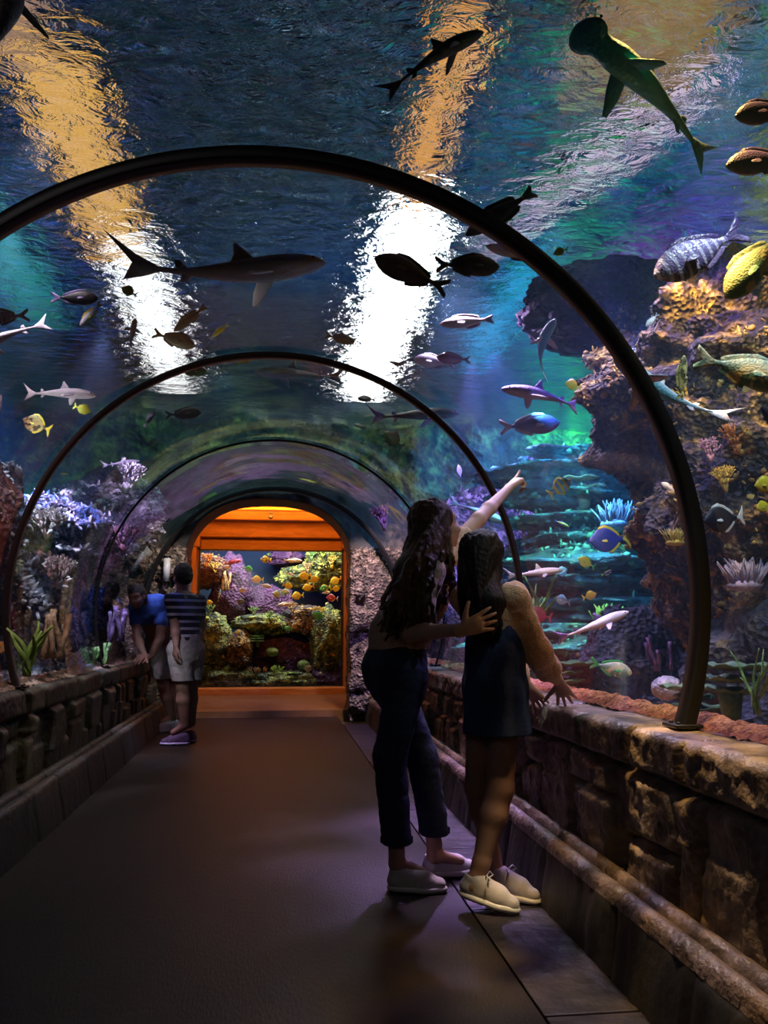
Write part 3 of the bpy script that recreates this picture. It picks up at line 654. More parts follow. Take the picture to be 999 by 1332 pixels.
for i, (u, v, y, kind, m, s) in enumerate([(268, 738, 13.95, 'b', cO, .26), (280, 745, 13.95, 'b', cY, .2), (290, 765, 14.1, 't', cT, .3), (330, 800, 13.9, 'b', cG, .16), (350, 806, 13.85, 'b', cG, .16), (380, 798, 13.85, 'b', cT, .22), (395, 800, 13.85, 'p', cT, .14),
    (415, 803, 13.85, 'b', cY, .2), (432, 740, 14.4, 'b', cY, .25), (420, 725, 14.4, 'b', cL, .22), (400, 745, 14.5, 'b', cT, .2), (312, 830, 13.75, 'b', cY, .15), (272, 800, 13.9, 'b', cG, .2), (285, 818, 13.85, 'p', cG, .16), (270, 850, 13.8, 'b', cL, .2), (300, 880, 13.75, 'b', cL, .2), (265, 880, 13.7, 'b', cG, .2),
    (330, 882, 13.75, 'b', cT, .2), (345, 874, 13.75, 't', cO, .1), (360, 880, 13.7, 'b', cL, .2), (380, 884, 13.7, 'p', cG, .15), (400, 880, 13.75, 'b', cT, .2), (335, 835, 13.9, 'p', cG, .14), (354, 848, 13.9, 'd', cG, .1), (412, 830, 13.8, 'b', cG, .22), (418, 846, 13.8, 'b', cL, .18), (430, 820, 13.9, 'b', cY, .15), (438, 860, 13.8, 'b', cG, .16), (420, 880, 13.8, 'd', cT, .1), (395, 865, 13.9, 'd', cG, .1), (405, 728, 14.5, 'b', cG, .2), (352, 728, 15.0, 'b', cG, .14)]):
    cn = {cO: 'orange', cY: 'yellow', cG: 'green', cT: 'tan', cL: 'lime green'}[m]
    col_ = 'left' if u < 320 else 'middle' if u < 385 else 'right'; row = ['top', 'upper', 'centre', 'lower', 'bottom'][min(4, int((v - 716) / 36))]
    k_ = {'b': 'bushy', 't': 'tubular', 'p': 'layered', 'd': 'domed'}[kind]
    nb = f' by the {["pink stripe", "dark gap", "mossy shelf", "golden rock", "weed patch", "front glass", "side post"][i % 7]}'
    lb = f'{cn} {k_} coral at the {row} {col_} of the end window'
    p = at(u, v, y)
    if kind == 'b': o = coral_branch('branch_coral', p, s, m, lb, 30 + i, 5, 3, .9)
    elif kind == 't': o = tubes(p, s, m, lb, i)
    elif kind == 'p': o = coral_plate(p, s, m, lb, i)
    else: o = coral_dome(p, s, m, lb, i)
    o['group'] = 'corals behind the end window'

# ---- encrusting growth over the rock faces: small knobs and fingers beyond counting
def growth(prefix, m, n, size, label, seed, finger=.5, up=.0):
    """scatters knobs over every rock whose material is the given one"""
    r_ = np.random.default_rng(seed); V = []; Fc = []; bm = bmesh.new(); bmesh.ops.create_icosphere(bm, subdivisions=1, radius=1); bm.verts.index_update()
    kv = np.array([v.co[:] for v in bm.verts]); kf = [[v.index for v in f.verts] for f in bm.faces]; bm.free(); tot = 0
    objs = [o for o in bpy.data.objects if o.name.startswith('reef_rock') and o.data.materials[0] == prefix] if not isinstance(prefix, list) else prefix
    A = []
    for o in objs:
        me = o.data; k = len(me.polygons); ar = np.zeros(k); me.polygons.foreach_get('area', ar); ce = np.zeros(k * 3); me.polygons.foreach_get('center', ce); no = np.zeros(k * 3); me.polygons.foreach_get('normal', no)
        ce = ce.reshape(-1, 3); no = no.reshape(-1, 3); cs, sn = math.cos(o.rotation_euler.z), math.sin(o.rotation_euler.z); Rz = np.array([[cs, -sn, 0], [sn, cs, 0], [0, 0, 1]])
        A.append((ar, ce @ Rz.T + np.array(o.location), no @ Rz.T))
    ar = np.concatenate([a[0] for a in A]); ce = np.concatenate([a[1] for a in A]); no = np.concatenate([a[2] for a in A])
    to = np.array([0, 0, H]) - ce; to /= np.linalg.norm(to, axis=1)[:, None]; vis = ((no * to).sum(1) > -.25) & (ce[:, 2] < WATER_Z - .05)
    patch = np.clip(fbm(ce * 2.3, 3, seed) * 4 + .15, 0.02, 1); p = ar * vis * patch; p /= p.sum(); ids = r_.choice(len(p), n, p=p)
    for i in ids:
        s = size * r_.uniform(.4, 1.3); nn = no[i] + np.array([0, 0, up]) + r_.normal(size=3) * .25; nn /= np.linalg.norm(nn); t = np.cross(nn, [.3, .5, .8]); t /= np.linalg.norm(t); b = np.cross(nn, t)
        if r_.random() < finger: W = kv * np.array([s * .28, s * .28, s * 1.1])
        else: W = kv * np.array([s * .8, s * .7, s * .45]) * (1 + .35 * r_.normal(size=(len(kv), 1)) * .6)
        k = len(V); V += (W[:, :1] * t + W[:, 1:2] * b + W[:, 2:] * nn + ce[i] + nn * s * .15 + r_.normal(size=3) * .006).tolist(); Fc += [[q + k for q in f] for f in kf]
    o = link('coral_growth', mesh('growth', np.array(V), np.array(Fc), m)); tag(o, label, 'coral', kind='stuff')
gro_g = mat('golden_growth', [(.06, .035, .05), (.38, .21, .05), (.70, .50, .14)], .6, 5, .3, 60, stops=[.38, .5, .64]); gro_t = mat('teal_growth', [(.05, .12, .12), (.15, .40, .25), (.45, .6, .4)], .6, 4, .3, 60); gro_p = mat('pale_growth', [(.30, .28, .36), (.7, .66, .72), (.9, .85, .9)], .6, 5, .3, 60)
gro_n = mat('navy_growth', [(.04, .04, .10), (.12, .10, .12), (.45, .35, .12)], .6, 3, .3, 60, stops=[.4, .55, .66]); gro_y = mat('mossy_growth', [(.06, .14, .03), (.35, .42, .08), (.75, .68, .22)], .6, 4, .3, 60)
growth(GOLDR, gro_g, 4200, .024, 'golden brown coral growth crusting the large rocks on the right', 1)
growth(TEALR, gro_t, 2600, .040, 'teal coral growth on the layered rocks', 2, .4)
growth(PALER, gro_p, 3600, .040, 'pale coral growth on the rocks of the left side and by the arch', 3, .7)
growth(NAVY, gro_n, 2600, .035, 'dark purple growth on the shadowed rocks', 4)
growth(REDR, gro_n, 500, .035, 'dark growth on the red rock', 5)
growth(GREENR, gro_y, 4200, .032, 'mossy green and yellow growth on the rocks of the end display and deep reef', 6, .6)
# ================================================================== LIGHT
spot('lamp_far_blue', (4.0, 8.9, 3.65), (3.0, 10.9, 2.0), (.08, .35, 1), 700, 100)
spot('lamp_far_green', (4.4, 9.3, 3.5), at(762, 560, 10.9), (.05, 1, .22), 900, 50)
spot('lamp_stack', (1.9, 6.1, 3.65), (2.8, 7.3, 1.5), (.07, .5, 1), 520, 75, caustic=7)
spot('lamp_stack_front', (1.75, 5.4, 2.7), (2.8, 7.3, 1.5), (.08, .4, .9), 150, 60)  # added fill from the viewer side, brightens the slab faces
spot('lamp_gravel', (2.0, 3.4, 2.3), (1.55, 3.7, .76), (1, .6, .3), 22, 90)  # added warm fill, brightens the gravel bank
spot('lamp_stack_green', (1.8, 6.3, 3.0), (2.6, 7.1, .7), (.25, 1, .6), 200, 60)
spot('lamp_stack_violet', (1.9, 7.2, 3.6), (2.4, 8.8, 1), (.35, .25, 1), 420, 90)
spot('lamp_gold', (2.0, 3.4, 3.6), (2.9, 4.5, 2.0), (1, .68, .26), 150, 80, caustic=9)
spot('lamp_gold_violet', (1.8, 4.2, 3.6), (2.9, 4.8, .9), (.22, .16, 1), 110, 85)
spot('lamp_green_top', (3.6, 4.2, 3.65), (4.7, 6.0, 1.6), (.8, 1, .2), 600, 100)
spot('lamp_green_near', (3.4, 2.4, 3.6), (4.6, 3.2, 1.0), (.9, .9, .2), 170, 90)
spot('lamp_near_fish', (1.7, 2.2, 3.5), (2.1, 3.2, 2.1), (.7, .9, 1), 150, 75)  # added fill from the viewer side, brightens the fish at the right edge
spot('lamp_blue_low', (2.2, 4.6, 3.0), (2.6, 5.6, .5), (.08, .3, 1), 200, 80)
spot('lamp_fish_violet', (1.2, 6.0, 3.65), (2.0, 5.2, 1.3), (.75, .6, 1), 240, 85)
spot('lamp_fish_white', (1.7, 4.9, 3.68), (2.0, 4.2, 1.4), (.85, .8, 1), 110, 75)
spot('lamp_left_white', (-1.7, 5.3, 3.6), (-2.1, 6.6, 1.0), (.65, .8, 1), 300, 65, caustic=8)
spot('lamp_left_lilac', (-1.5, 7.2, 3.6), (-2.0, 8.6, 1.4), (.7, .55, 1), 260, 75, caustic=8)
spot('lamp_left_blue', (-2.6, 6.8, 3.5), (-3.0, 8.0, 1.0), (.04, .14, 1), 900, 90)
spot('lamp_left_teal', (-3.0, 5.0, 3.6), (-3.6, 6.4, 2.4), (.08, 1, .75), 420, 90)
spot('lamp_left_red', (-1.9, 4.2, 3.4), (-2.4, 5.5, 1.9), (1, .35, .35), 70, 70)
spot('lamp_left_fish', (-1.2, 4.2, 3.65), (-1.9, 4.6, 1.9), (1, .85, 1), 120, 70)
spot('lamp_far_centre', (-.6, 8.6, 3.65), (-.1, 11, 3.0), (.25, .7, .8), 60, 130)
spot('lamp_uplight', (-2.0, 4.9, 1.6), (-.1, 6.0, 3.2), (1, .95, .9), 60, 50)  # added fill from below, brightens the belly of the long grey shark
spot('lamp_right_wall', (5.0, 5.0, 3.6), (7, 6.5, 1.5), (.12, .15, 1), 900, 120)
spot('lamp_left_wall', (-4.5, 4.0, 3.6), (-6, 5.5, 1.5), (.08, .4, .9), 700, 120)
# unseen coloured fills added on the hall ceiling to tint the ripples
spot('lamp_hall_blue', (-.2, 2.5, 4.3), (0, 4.5, 5.6), (.0, .3, 1), 70, 120)
spot('lamp_hall_blue_far', (.5, 8, 4.3), (.5, 9.5, 5.6), (.0, .3, 1), 110, 140)
spot('lamp_hall_teal', (-3, 5, 4.3), (-3.6, 6, 5.6), (.03, .5, .8), 220, 130)
spot('lamp_hall_cyan', (2.4, 5.5, 4.3), (3.0, 6.2, 5.6), (.01, .5, 1), 450, 120)
spot('lamp_hall_yellow', (4.0, 3.2, 4.3), (4.6, 4.0, 5.6), (.7, .85, .15), 1100, 110)
spot('lamp_hall_violet', (3.6, 6.6, 4.3), (4.6, 7.6, 5.6), (.35, .15, 1), 600, 110)
spot('lamp_hall_mauve', (-2.0, 3.0, 4.3), (-2.8, 3.6, 5.6), (.6, .4, .7), 150, 110)
# beams that fall through the tunnel onto the walk and the wall
spot('lamp_walk_violet', (1.7, 7.2, 3.5), (.95, 4.5, 0), (.6, .35, 1), 600, 26, caustic=9)
spot('lamp_walk_gold', (1.7, 2.4, 3.0), (.55, 2.75, 0), (1, .7, .2), 16, 18, caustic=8)
spot('lamp_walk_amber', (1.12, 2.2, 3.4), (1.2, 2.2, .25), (1, .60, .14), 360, 46, caustic=13)
spot('lamp_wall_lilac', (1.12, 4.9, 3.4), (1.2, 4.6, .25), (.85, .55, .85), 300, 50, caustic=12)
spot('lamp_wall_amber', (1.0, 2.7, 3.3), (1.24, 2.65, .25), (1, .72, .45), 240, 34, caustic=13)
spot('lamp_wall_top', (1.9, 4.4, 3.0), (1.3, 3.6, .76), (.5, .3, 1), 60, 55, caustic=9)
spot('lamp_left_parapet', (.6, 5.2, 3.4), (-1.3, 5.6, .5), (.9, .8, .5), 26, 50, caustic=10)
# warm lamps of the end room
area('lamp_room', (-.1, 12.3, 2.9), (-.1, 11.9, 0), (1, .36, .05), 34, 3.0, .4)
area('lamp_room_up', (-.1, 11.35, 2.62), (-.1, 13.4, 2.8), (1, .30, .03), 40, 2.4, .16)
spot('lamp_arch_right', (1.0, 8.9, 2.9), (1.25, 10.3, 1.2), (1, .72, .72), 330, 50)
spot('lamp_arch_left', (-.8, 9.0, 2.8), (-1.3, 10.3, 1.2), (1, .8, .7), 120, 50)
area('lamp_display', (-.1, 14.0, 2.9), (-.1, 14.4, 0), (1, .97, .8), 120, 2.4, .6)
area('lamp_display_blue', (-.1, 15.2, 2.7), (-.1, 15.6, 1), (.03, .12, 1), 9, 2.4, .3)
# added fill lamp near the viewer, standing for faint spill inside the tunnel
area('lamp_spill_warm', (-.9, .6, 2.4), (.5, 3.6, .9), (.95, .85, .82), 1.7, .6, .6)
# ---- the tank water itself carries a faint haze
def haze():
    a0 = math.asin((.70 - CZ) / (R + .02)); an = np.linspace(a0, PI - a0, 40)
    prof = [(-6.15, .0), (-6.15, WATER_Z - .01), (7.15, WATER_Z - .01), (7.15, .0), (1.62, .0), (1.62, .70)] + [(CX + (R + .02) * math.cos(a), CZ + (R + .02) * math.sin(a)) for a in an] + [(-1.66, .70), (-1.66, 0)]
    n_ = len(prof); V = [(x, y, z) for y in (-1.4, 10.9) for x, z in prof]
    Fc = [tuple(range(n_)), tuple(reversed(range(n_, 2 * n_)))] + [(i, i + n_, (i + 1) % n_ + n_, (i + 1) % n_) for i in range(n_)]
    m = bpy.data.materials.new('tank_water'); n = nt(m); o = N(n, 'OutputMaterial'); v = N(n, 'VolumeScatter'); v.inputs[0].default_value = (.35, .7, 1, 1); v.inputs['Density'].default_value = .018; v.inputs['Anisotropy'].default_value = .2
    n.links.new(v.outputs[0], o.inputs['Volume'])
    me = mesh('tank_water', V, Fc, m, False); bm = bmesh.new(); bm.from_mesh(me); bmesh.ops.recalc_face_normals(bm, faces=bm.faces[:])
    bmesh.ops.triangulate(bm, faces=[f for f in bm.faces if len(f.verts) > 4]); bm.to_mesh(me); bm.free()
    o = link('tank_water', me); tag(o, 'faintly hazy blue water filling the tank', 'water', kind='stuff')
haze()
# ================================================================== PEOPLE
skinA = mat('fair_skin', [(.50, .29, .19), (.58, .35, .24)], .5, 8, .05, 80); skinB = mat('tan_skin', [(.34, .18, .11), (.42, .23, .15)], .5, 8, .05, 80)
hairA = mat('wavy_brown_hair', [(.035, .020, .010), (.12, .07, .034)], .5, 26, .5, 60, stretch=(1, 1, .14), spec=.25); hairB = mat('dark_straight_hair', [(.005, .0035, .0035), (.018, .011, .009)], .5, 40, .4, 90, stretch=(1, 1, .08), spec=.18)
hairC = mat('short_dark_hair', [(.015, .010, .008), (.03, .02, .016)], .6, 60, .5, 90)
eyeW = mat('eye_white', (.7, .68, .65), .2, bump=0); eyeD = mat('eye_iris', (.03, .018, .012), .15, bump=0); lipm = mat('lips', (.42, .16, .13), .45, bump=0)
def V3(*a): return np.array(a, float)
def P3(u, v, y): return np.array(at(u, v, y))
def unit(v): v = np.array(v, float); return v / np.linalg.norm(v)
def frame(f, up=(0, 0, 1)):
    f = unit(f); u = np.array(up, float); u = unit(u - f * (u @ f)); return f, np.cross(u, f), u       # forward, left, up
def head(Fd, c, f, u, s=1., base=None, root=None, male=False):
    f, l, u = frame(f, u); Rm = np.stack([f, l, u], 1)
    g = lambda x, y, z: c + s * (f * x + l * y + u * z)
    Fd.ell(g(-.012, 0, .022), V3(.098, .076, .090) * s, .02, Rm); Fd.ell(g(.022, 0, -.045), V3(.068, .058, .060) * s, .03, Rm)
    Fd.cone(g(.045, 0, -.078), g(.066, 0, -.088), .028 * s, .018 * s, .02); Fd.ell(g(.055, 0, .025), V3(.030, .058, .030) * s, .02, Rm)
    for k in (-1, 1):
        Fd.ell(g(.086, k * .030, -.002), V3(.014, .017, .012) * s, .012, Rm, sub=True)
        Fd.ell(g(.060, k * .040, -.030), V3(.028, .022, .022) * s, .02, Rm)
        Fd.ell(g(-.006, k * .074, -.012), V3(.020, .008, .031) * s, .006, Rm); Fd.ell(g(.002, k * .080, -.010), V3(.009, .005, .016) * s, .004, Rm, sub=True)
        Fd.cone(g(.089, k * .009, -.035), g(.095, k * .007, -.035), .0075 * s, .0065 * s, .006)
    Fd.chain([g(.086, 0, .008), g(.099, 0, -.015), g(.112, 0, -.033)], [.008 * s, .009 * s, .011 * s], .010)
    Fd.cone(g(.084, -.016, -.058), g(.084, .016, -.058), .0075 * s, .0075 * s, .008, u=u, f=.8); Fd.cone(g(.088, -.009, -.0575), g(.088, .009, -.0575), .007 * s, None, .006)
    Fd.cone(g(.083, -.013, -.067), g(.083, .013, -.067), .008 * s, None, .008)
    if root is not None:
        for k in (-1, 1):
            e = MB().sphere(Vector(g(.076, k * .030, -.002) - base), .0125 * s, 12).build('eye', eyeW, root)
            MB().sphere(Vector(g(.0835, k * .030, -.002) - base), .0062 * s, 10).build('iris', eyeD, e)
            MB().tube([Vector(g(.088, k * .016, .020) - base), Vector(g(.090, k * .032, .026) - base), Vector(g(.080, k * .047, .020) - base)], [.003, .004, .002], 6).build('eyebrow', hairC, root)
        MB().tube([Vector(g(.089, y, z) - base) for y, z in ((-.022, -.062), (-.008, -.0595), (.008, -.0595), (.022, -.062))], [.002, .0055, .0055, .002], 6).build('lips', lipm, root)
    return g
def hand(Fd, w, f, n, thumb, s=1., curl=(.2, .2, .25, .3), splay=.12, tcurl=.2, tout=.75, r=.0085):
    """w wrist, f towards the fingers, n back of the hand, thumb: +1/-1 side of cross(n, f)"""
    f = unit(f); n = np.array(n, float); n = unit(n - f * (n @ f)); sd = np.cross(n, f) * thumb
    Fd.cone(w - f * .015 * s, w + f * .055 * s, .024 * s, .030 * s, .012, u=n, f=.55)
    tips = []
    for i, (o, L_) in enumerate(zip((.030, .010, -.010, -.029), (.076, .084, .078, .062))):
        kn = w + (f * (.086 - .006 * abs(i - 1)) + sd * o) * s
        Fd.cone(w + (f * .02 + sd * o * .5) * s, kn, .013 * s, .0112 * s, .012)
        a = (1.5 - i) * splay; d = unit(f * math.cos(a) + sd * math.sin(a)); p = kn; ang = 0
        for j, q in enumerate((.46, .30, .24)):
            ang += curl[i] * (1, 1.15, .8)[j]; dd = d * math.cos(ang) - n * math.sin(ang)
            e = p + dd * L_ * q * s; Fd.cone(p, e, (r + .0012 * (1 - j)) * s, (r + .0004 - .0012 * j) * s, .003); p = e
        tips.append(p)
    p = w + (f * .022 + sd * .022) * s; d = unit(f * (1 - tout * .5) + sd * tout - n * .25); ang = 0
    for j, (L_, rr) in enumerate(((.040, .0135), (.032, .0105), (.026, .0088))):
        ang += tcurl * (0, 1, 1)[j]; dd = unit(d * math.cos(ang) + (f * .6 - sd * .5) * math.sin(ang)); e = p + dd * L_ * s
        Fd.cone(p, e, rr * s, rr * .92 * s, .006); p = e
    return tips
def bend_limb(Fd, a, b, c, r, k=.02, bulge=None):
    Fd.cone(a, b, r[0], r[1], k); m = b + (c - b) * .35
    Fd.cone(b, m, r[1], r[2], k); Fd.cone(m, c, r[2], r[3], k)
def shoe(root, base, heel, toe, up=(0, 0, 1), s=1., upper=None, sole=None, laces=False, label=None, lift=0, ankle=None, slip=False):
    """heel and toe: points on the ground line of the sole"""
    heel = np.array(heel); toe = np.array(toe); f = unit(toe - heel); L_ = np.linalg.norm(toe - heel); side = unit(np.cross((0, 0, 1), f)); u = np.cross(f, side)
    lo = np.minimum(heel, toe) - .09; hi = np.maximum(heel, toe) + .14; g = lambda x, y, z: heel + f * x * L_ + side * y + u * z
    A = Field(lo, hi, .004)
    pts = [g(.14, 0, .035), g(.35, 0, .035), g(.62, 0, .034), g(.86, 0, .028)]
    A.chain(pts, [.034 * s, .035 * s, .042 * s, .032 * s], .02, u=u, f=.95)
    A.cone(g(.12, 0, .045), g(.16, 0, .078), .032 * s, .034 * s, .02); A.cone(g(.30, 0, .070), g(.62, 0, .048), .036 * s, .036 * s, .02)
    if ankle is not None: A.cone(g(.17, 0, .06), g(.15, 0, .14), .024 * s, .034 * s, .006, sub=True)
    A.cut(g(0, 0, .014), -u); A.wrinkle(lambda P: fbm(P * 40, 2, 3) * .0012)
    up_ = link('shoe', A.mesh('shoe', upper, base), root)
    if label: up_['label'] = label
    B = Field(lo, hi, .004)
    for q, r_ in ((.14, .036), (.36, .034), (.62, .045), (.86, .036)):
        pass
    B.chain([g(.14, 0, .013), g(.36, 0, .013), g(.64, 0, .013), g(.87, 0, .013)], [.040 * s, .039 * s, .047 * s, .037 * s], .02, u=u, f=.5)
    B.cut(g(0, 0, .0015), -u); B.cut(g(0, 0, .024), u)
    link('sole', B.mesh('sole', sole, base), up_)
    if laces:
        b = MB()
        for j in range(4):
            x = .40 + .07 * j; zz = .092 - .008 * j
            b.tube([Vector(g(x, -.024, zz - .012) - base), Vector(g(x + .02, 0, zz + .004) - base), Vector(g(x + .03, .024, zz - .012) - base)], .0028, 6)
            b.tube([Vector(g(x + .03, -.024, zz - .012) - base), Vector(g(x + .02, 0, zz + .005) - base), Vector(g(x, .024, zz - .012) - base)], .0028, 6)
        for k in (-1, 1):
            b.tube([Vector(g(.37, 0, .098) - base), Vector(g(.40, k * .03, .112) - base), Vector(g(.46, k * .040, .10) - base), Vector(g(.42, k * .012, .094) - base)], .0028, 6)
            b.tube([Vector(g(.37, 0, .098) - base), Vector(g(.42, k * .04, .085) - base), Vector(g(.44, k * .052, .058) - base)], .0025, 6)
        b.build('laces', sole, up_)
    return g
def wr(a, f, s, st=(1, 1, 1)):
    st = np.array(st); return lambda P: (fbm(P * st * f, 3, s, True) - .3) * a
def locks(Fd, roots, ends, n, seed, r0, r1, wave, wl, mid=None, k=.006):
    r = random.Random(seed)
    for i in range(n):
        t = i / max(1, n - 1); a = roots(t, r); pts, rad = [], []
        q = ends(t, r); m = mid(t, r, a, q) if mid else (a + q) / 2; ph = r.uniform(0, 6.28); am = wave * r.uniform(.6, 1.3)
        N_ = 14
        for j in range(N_ + 1):
            s_ = j / N_; p = (1 - s_) ** 2 * a + 2 * s_ * (1 - s_) * m + s_ ** 2 * q; L_ = np.linalg.norm(q - a)
            w_ = min(1, max(0, s_ - .18) * 2.2); p = p + np.array([math.sin(ph + s_ * L_ / wl * 6.28) * am * w_, math.cos(ph * 1.7 + s_ * L_ / wl * 6.28) * am * w_, 0])
            pts.append(p); rad.append(r0 * (1 - s_) + r1 * s_ if s_ < .85 else r1 * (1.15 - s_) / .3 + .002)
        Fd.chain(pts, rad, k)
# ---------------------------------------------------------------- the woman who points
def woman():
    base = V3(.62, 3.78, 0)
    t = thing('person', 'woman with long wavy brown hair in cream top and dark jeans, pointing up', 'person', base)
    fw, lf, up = frame((.93, .36, 0))
    hc = P3(569, 684, 3.78); neck = P3(557, 722, 3.78); chest = P3(545, 765, 3.78); waist = P3(519, 835, 3.78); hip = P3(517, 868, 3.78)
    sR = chest + V3(0, 0, .068) - lf * .155 - fw * .02; sL = P3(580, 722, 3.93)
    eR = P3(533, 823, 3.50); wRt = P3(598, 820, 3.31); eL = P3(622, 676, 4.08); wL = P3(661, 636, 4.28)
    hR = hip - lf * .085; hL = hip + lf * .085; kR = P3(507, 985, 3.70); kL = P3(549, 985, 3.86); aR = P3(516, 1108, 3.70); aL = P3(565, 1098, 3.84)
    B = Field((.1, 3.15, -.01), (1.45, 4.6, 2.02), .0055)
    head(B, hc, (.88, .40, .22), (-.15, -.05, 1), 1.04, base, t)
    B.cone(neck - V3(0, 0, .03), hc - V3(.015, 0, .05), .050, .046, .02); B.ell(chest, (.10, .135, .14), .03, np.stack([fw, lf, up], 1)); B.ell(waist, (.09, .12, .12), .04, np.stack([fw, lf, up], 1))
    B.cone(neck - V3(0, 0, .05), sR, .05, .048, .03); B.cone(neck - V3(0, 0, .04), sL, .05, .048, .03)
    bend_limb(B, sR, eR, wRt, (.046, .036, .034, .023)); bend_limb(B, sL, eL, wL, (.045, .036, .034, .023))
    hand(B, wRt + unit(wRt - eR) * .01, (.92, .10, .34), (-.1, -1, .1), 1, .98, (.08, .10, .10, .14), .13, .1, .85)
    fpt = unit(P3(681, 607, 4.36) - wL)
    hand(B, wL + unit(wL - eL) * .008, unit(fpt + V3(.15, 0, -.12)), (-.55, -.35, .75), 1, 1.1, (-.12, 1.0, 1.15, 1.25), .06, .3, .8)
    bend_limb(B, hR, kR, aR, (.075, .05, .05, .033)); bend_limb(B, hL, kL, aL, (.075, .05, .05, .033))
    for a, d in ((aR, V3(.12, -.02, -.082)), (aL, V3(.12, 0, -.075))): B.cone(a, a + V3(0, 0, -.05), .033, .031, .01); B.cone(a + V3(0, 0, -.045), a + d, .031, .016, .02)
    link('body', B.mesh('body', skinA, base), t)
    # jeans
    J = Field((.2, 3.4, .05), (1.1, 4.2, 1.12), .006); Rm = np.stack([fw, lf, up], 1)
    J.cone(waist - V3(0, 0, .0), hip - V3(0, 0, .05), .118, .128, .03, u=lf, f=1.22)
    J.cone(hip - lf * .06 - fw * .04, hip - lf * .06 - fw * .03 - V3(0, 0, .08), .10, .09, .04); J.cone(hip + lf * .06 - fw * .04, hip + lf * .06 - V3(0, 0, .08), .10, .09, .04)
    for h_, k_, a_ in ((hR, kR, aR), (hL, kL, aL)):
        J.cone(h_ - V3(0, 0, .04), k_, .093, .073, .03); J.cone(k_, a_ + V3(0, 0, .05), .073, .066, .02)
    J.cut(waist + V3(0, 0, .03), (0, 0, 1)); J.wrinkle(lambda P: fbm(P * np.array([9, 9, 14]), 3, 5, True) * .005)
    J.cut((0, 0, (aR[2] + aL[2]) / 2 + .035), (0, 0, -1))
    jo = link('jeans', J.mesh('jeans', mat('dark_jeans', [(.012, .022, .055), (.026, .044, .10)], .8, 60, .25, 200), base), t)
    for a_ in (aR, aL):
        z = (aR[2] + aL[2]) / 2 + .045; MB().tube([(a_[0] - base[0], a_[1] - base[1], z), (a_[0] - base[0], a_[1] - base[1], z + .02)], [.070, .070], 24, cap=False).build('hem', MATS['dark_jeans'], jo)
    # top
    S = Field((.2, 3.3, .95), (1.2, 4.5, 1.75), .006)
    S.ell(chest - V3(0, 0, .0), (.125, .155, .15), .03, Rm); S.ell(chest + fw * .055 + V3(0, 0, -.015), (.075, .12, .07), .03, Rm)
    S.cone(chest - V3(0, 0, .05), waist + V3(0, 0, .02), .125, .128, .04, u=lf, f=1.18); S.cone(waist + V3(0, 0, .03), waist + V3(-.01, 0, -.03), .132, .124, .03, u=lf, f=1.15)
    S.cone(sR + V3(-.01, 0, .0), sR + (eR - sR) * .62, .062, .070, .025); S.cone(sL, sL + (eL - sL) * .5, .062, .056, .025); S.cone(neck - V3(0, 0, .055), sR, .05, .058, .03); S.cone(neck - V3(0, 0, .05), sL, .05, .058, .03)
    S.cone(neck - V3(-.01, 0, .03), hc - V3(0, 0, .03), .058, .05, .006, sub=True); S.wrinkle(lambda P: (fbm(P * np.array([13, 13, 7]), 3, 8, True)) * .008); S.cut(waist + V3(0, 0, -.035), (0, 0, -1))
    s_ = link('top', S.mesh('top', mat('cream_knit', [(.58, .38, .24), (.76, .54, .36)], .85, 50, .5, 120, sheen=.3), base), t); s_['label'] = 'cream short sleeved top'
    # long wavy hair
    Hf = Field((.35, 3.3, 1.0), (1.0, 4.15, 1.78), .0045); hf, hl, hu = frame((.88, .40, .22), (-.15, -.05, 1))
    g = lambda x, y, z: hc + hf * x + hl * y + hu * z
    Hf.ell(g(-.026, 0, .034), (.108, .092, .096), .02, np.stack([hf, hl, hu], 1)); Hf.ell(g(-.05, 0, -.04), (.08, .092, .11), .03, np.stack([hf, hl, hu], 1))
    Hf.ell(g(.09, 0, -.03), (.06, .068, .085), .015, np.stack([hf, hl, hu], 1), sub=True)
    Hf.chain([g(-.06, 0, -.05), P3(540, 745, 3.66), P3(532, 785, 3.62)], [.085, .085, .06], .03, u=lf, f=1.05)
    def roots(tt, r): a = -1.95 + 3.9 * tt; e = r.uniform(-.35, 1.2); return g(-.026 + .105 * math.cos(a + PI) * math.cos(e) * (1 if math.cos(a + PI) < 0 else .55), .090 * math.sin(a) * math.cos(e), .034 + .094 * math.sin(e))
    def ends(tt, r): return P3(r.uniform(494, 566), r.uniform(785, 833), r.uniform(3.50, 3.70))
    def mid(tt, r, a, q): c_ = g(-.11, 0, -.06) if r.random() < .6 else g(-.05, -.11, -.06); return c_ + V3(r.uniform(-.05, .05), r.uniform(-.05, .03), r.uniform(-.06, .04))
    locks(Hf, roots, ends, 150, 5, .0115, .0075, .012, .125, mid, k=.007)
    locks(Hf, lambda t_, r: g(-.01, -.082, r.uniform(-.02, .03)), lambda t_, r: P3(r.uniform(570, 592), r.uniform(765, 788), r.uniform(3.62, 3.7)), 9, 6, .010, .006, .010, .12, lambda t_, r, a, q: g(-.03, -.11, -.12))
    locks(Hf, lambda t_, r: g(-.05 + .05 * r.random(), -.088, r.uniform(-.06, .06)), lambda t_, r: P3(505 + 52 * t_ + r.uniform(-5, 5), r.uniform(792, 828), r.uniform(3.44, 3.50)), 46, 12, .0115, .0065, .012, .12, lambda t_, r, a, q: P3(515 + 40 * t_, 752, 3.50) + V3(0, -.03, .04), k=.007)
    link('hair', Hf.mesh('hair', hairA, base), t)
    w1 = mat('white_canvas', [(.66, .62, .60), (.74, .71, .69)], .8, 60, .06, 300); w2 = mat('white_rubber', (.72, .70, .68), .5, bump=0)
    ga = P3(505, 1141, 3.71); ga[2] = 0.002; gb = P3(576, 1141, 3.66); gb[2] = .002
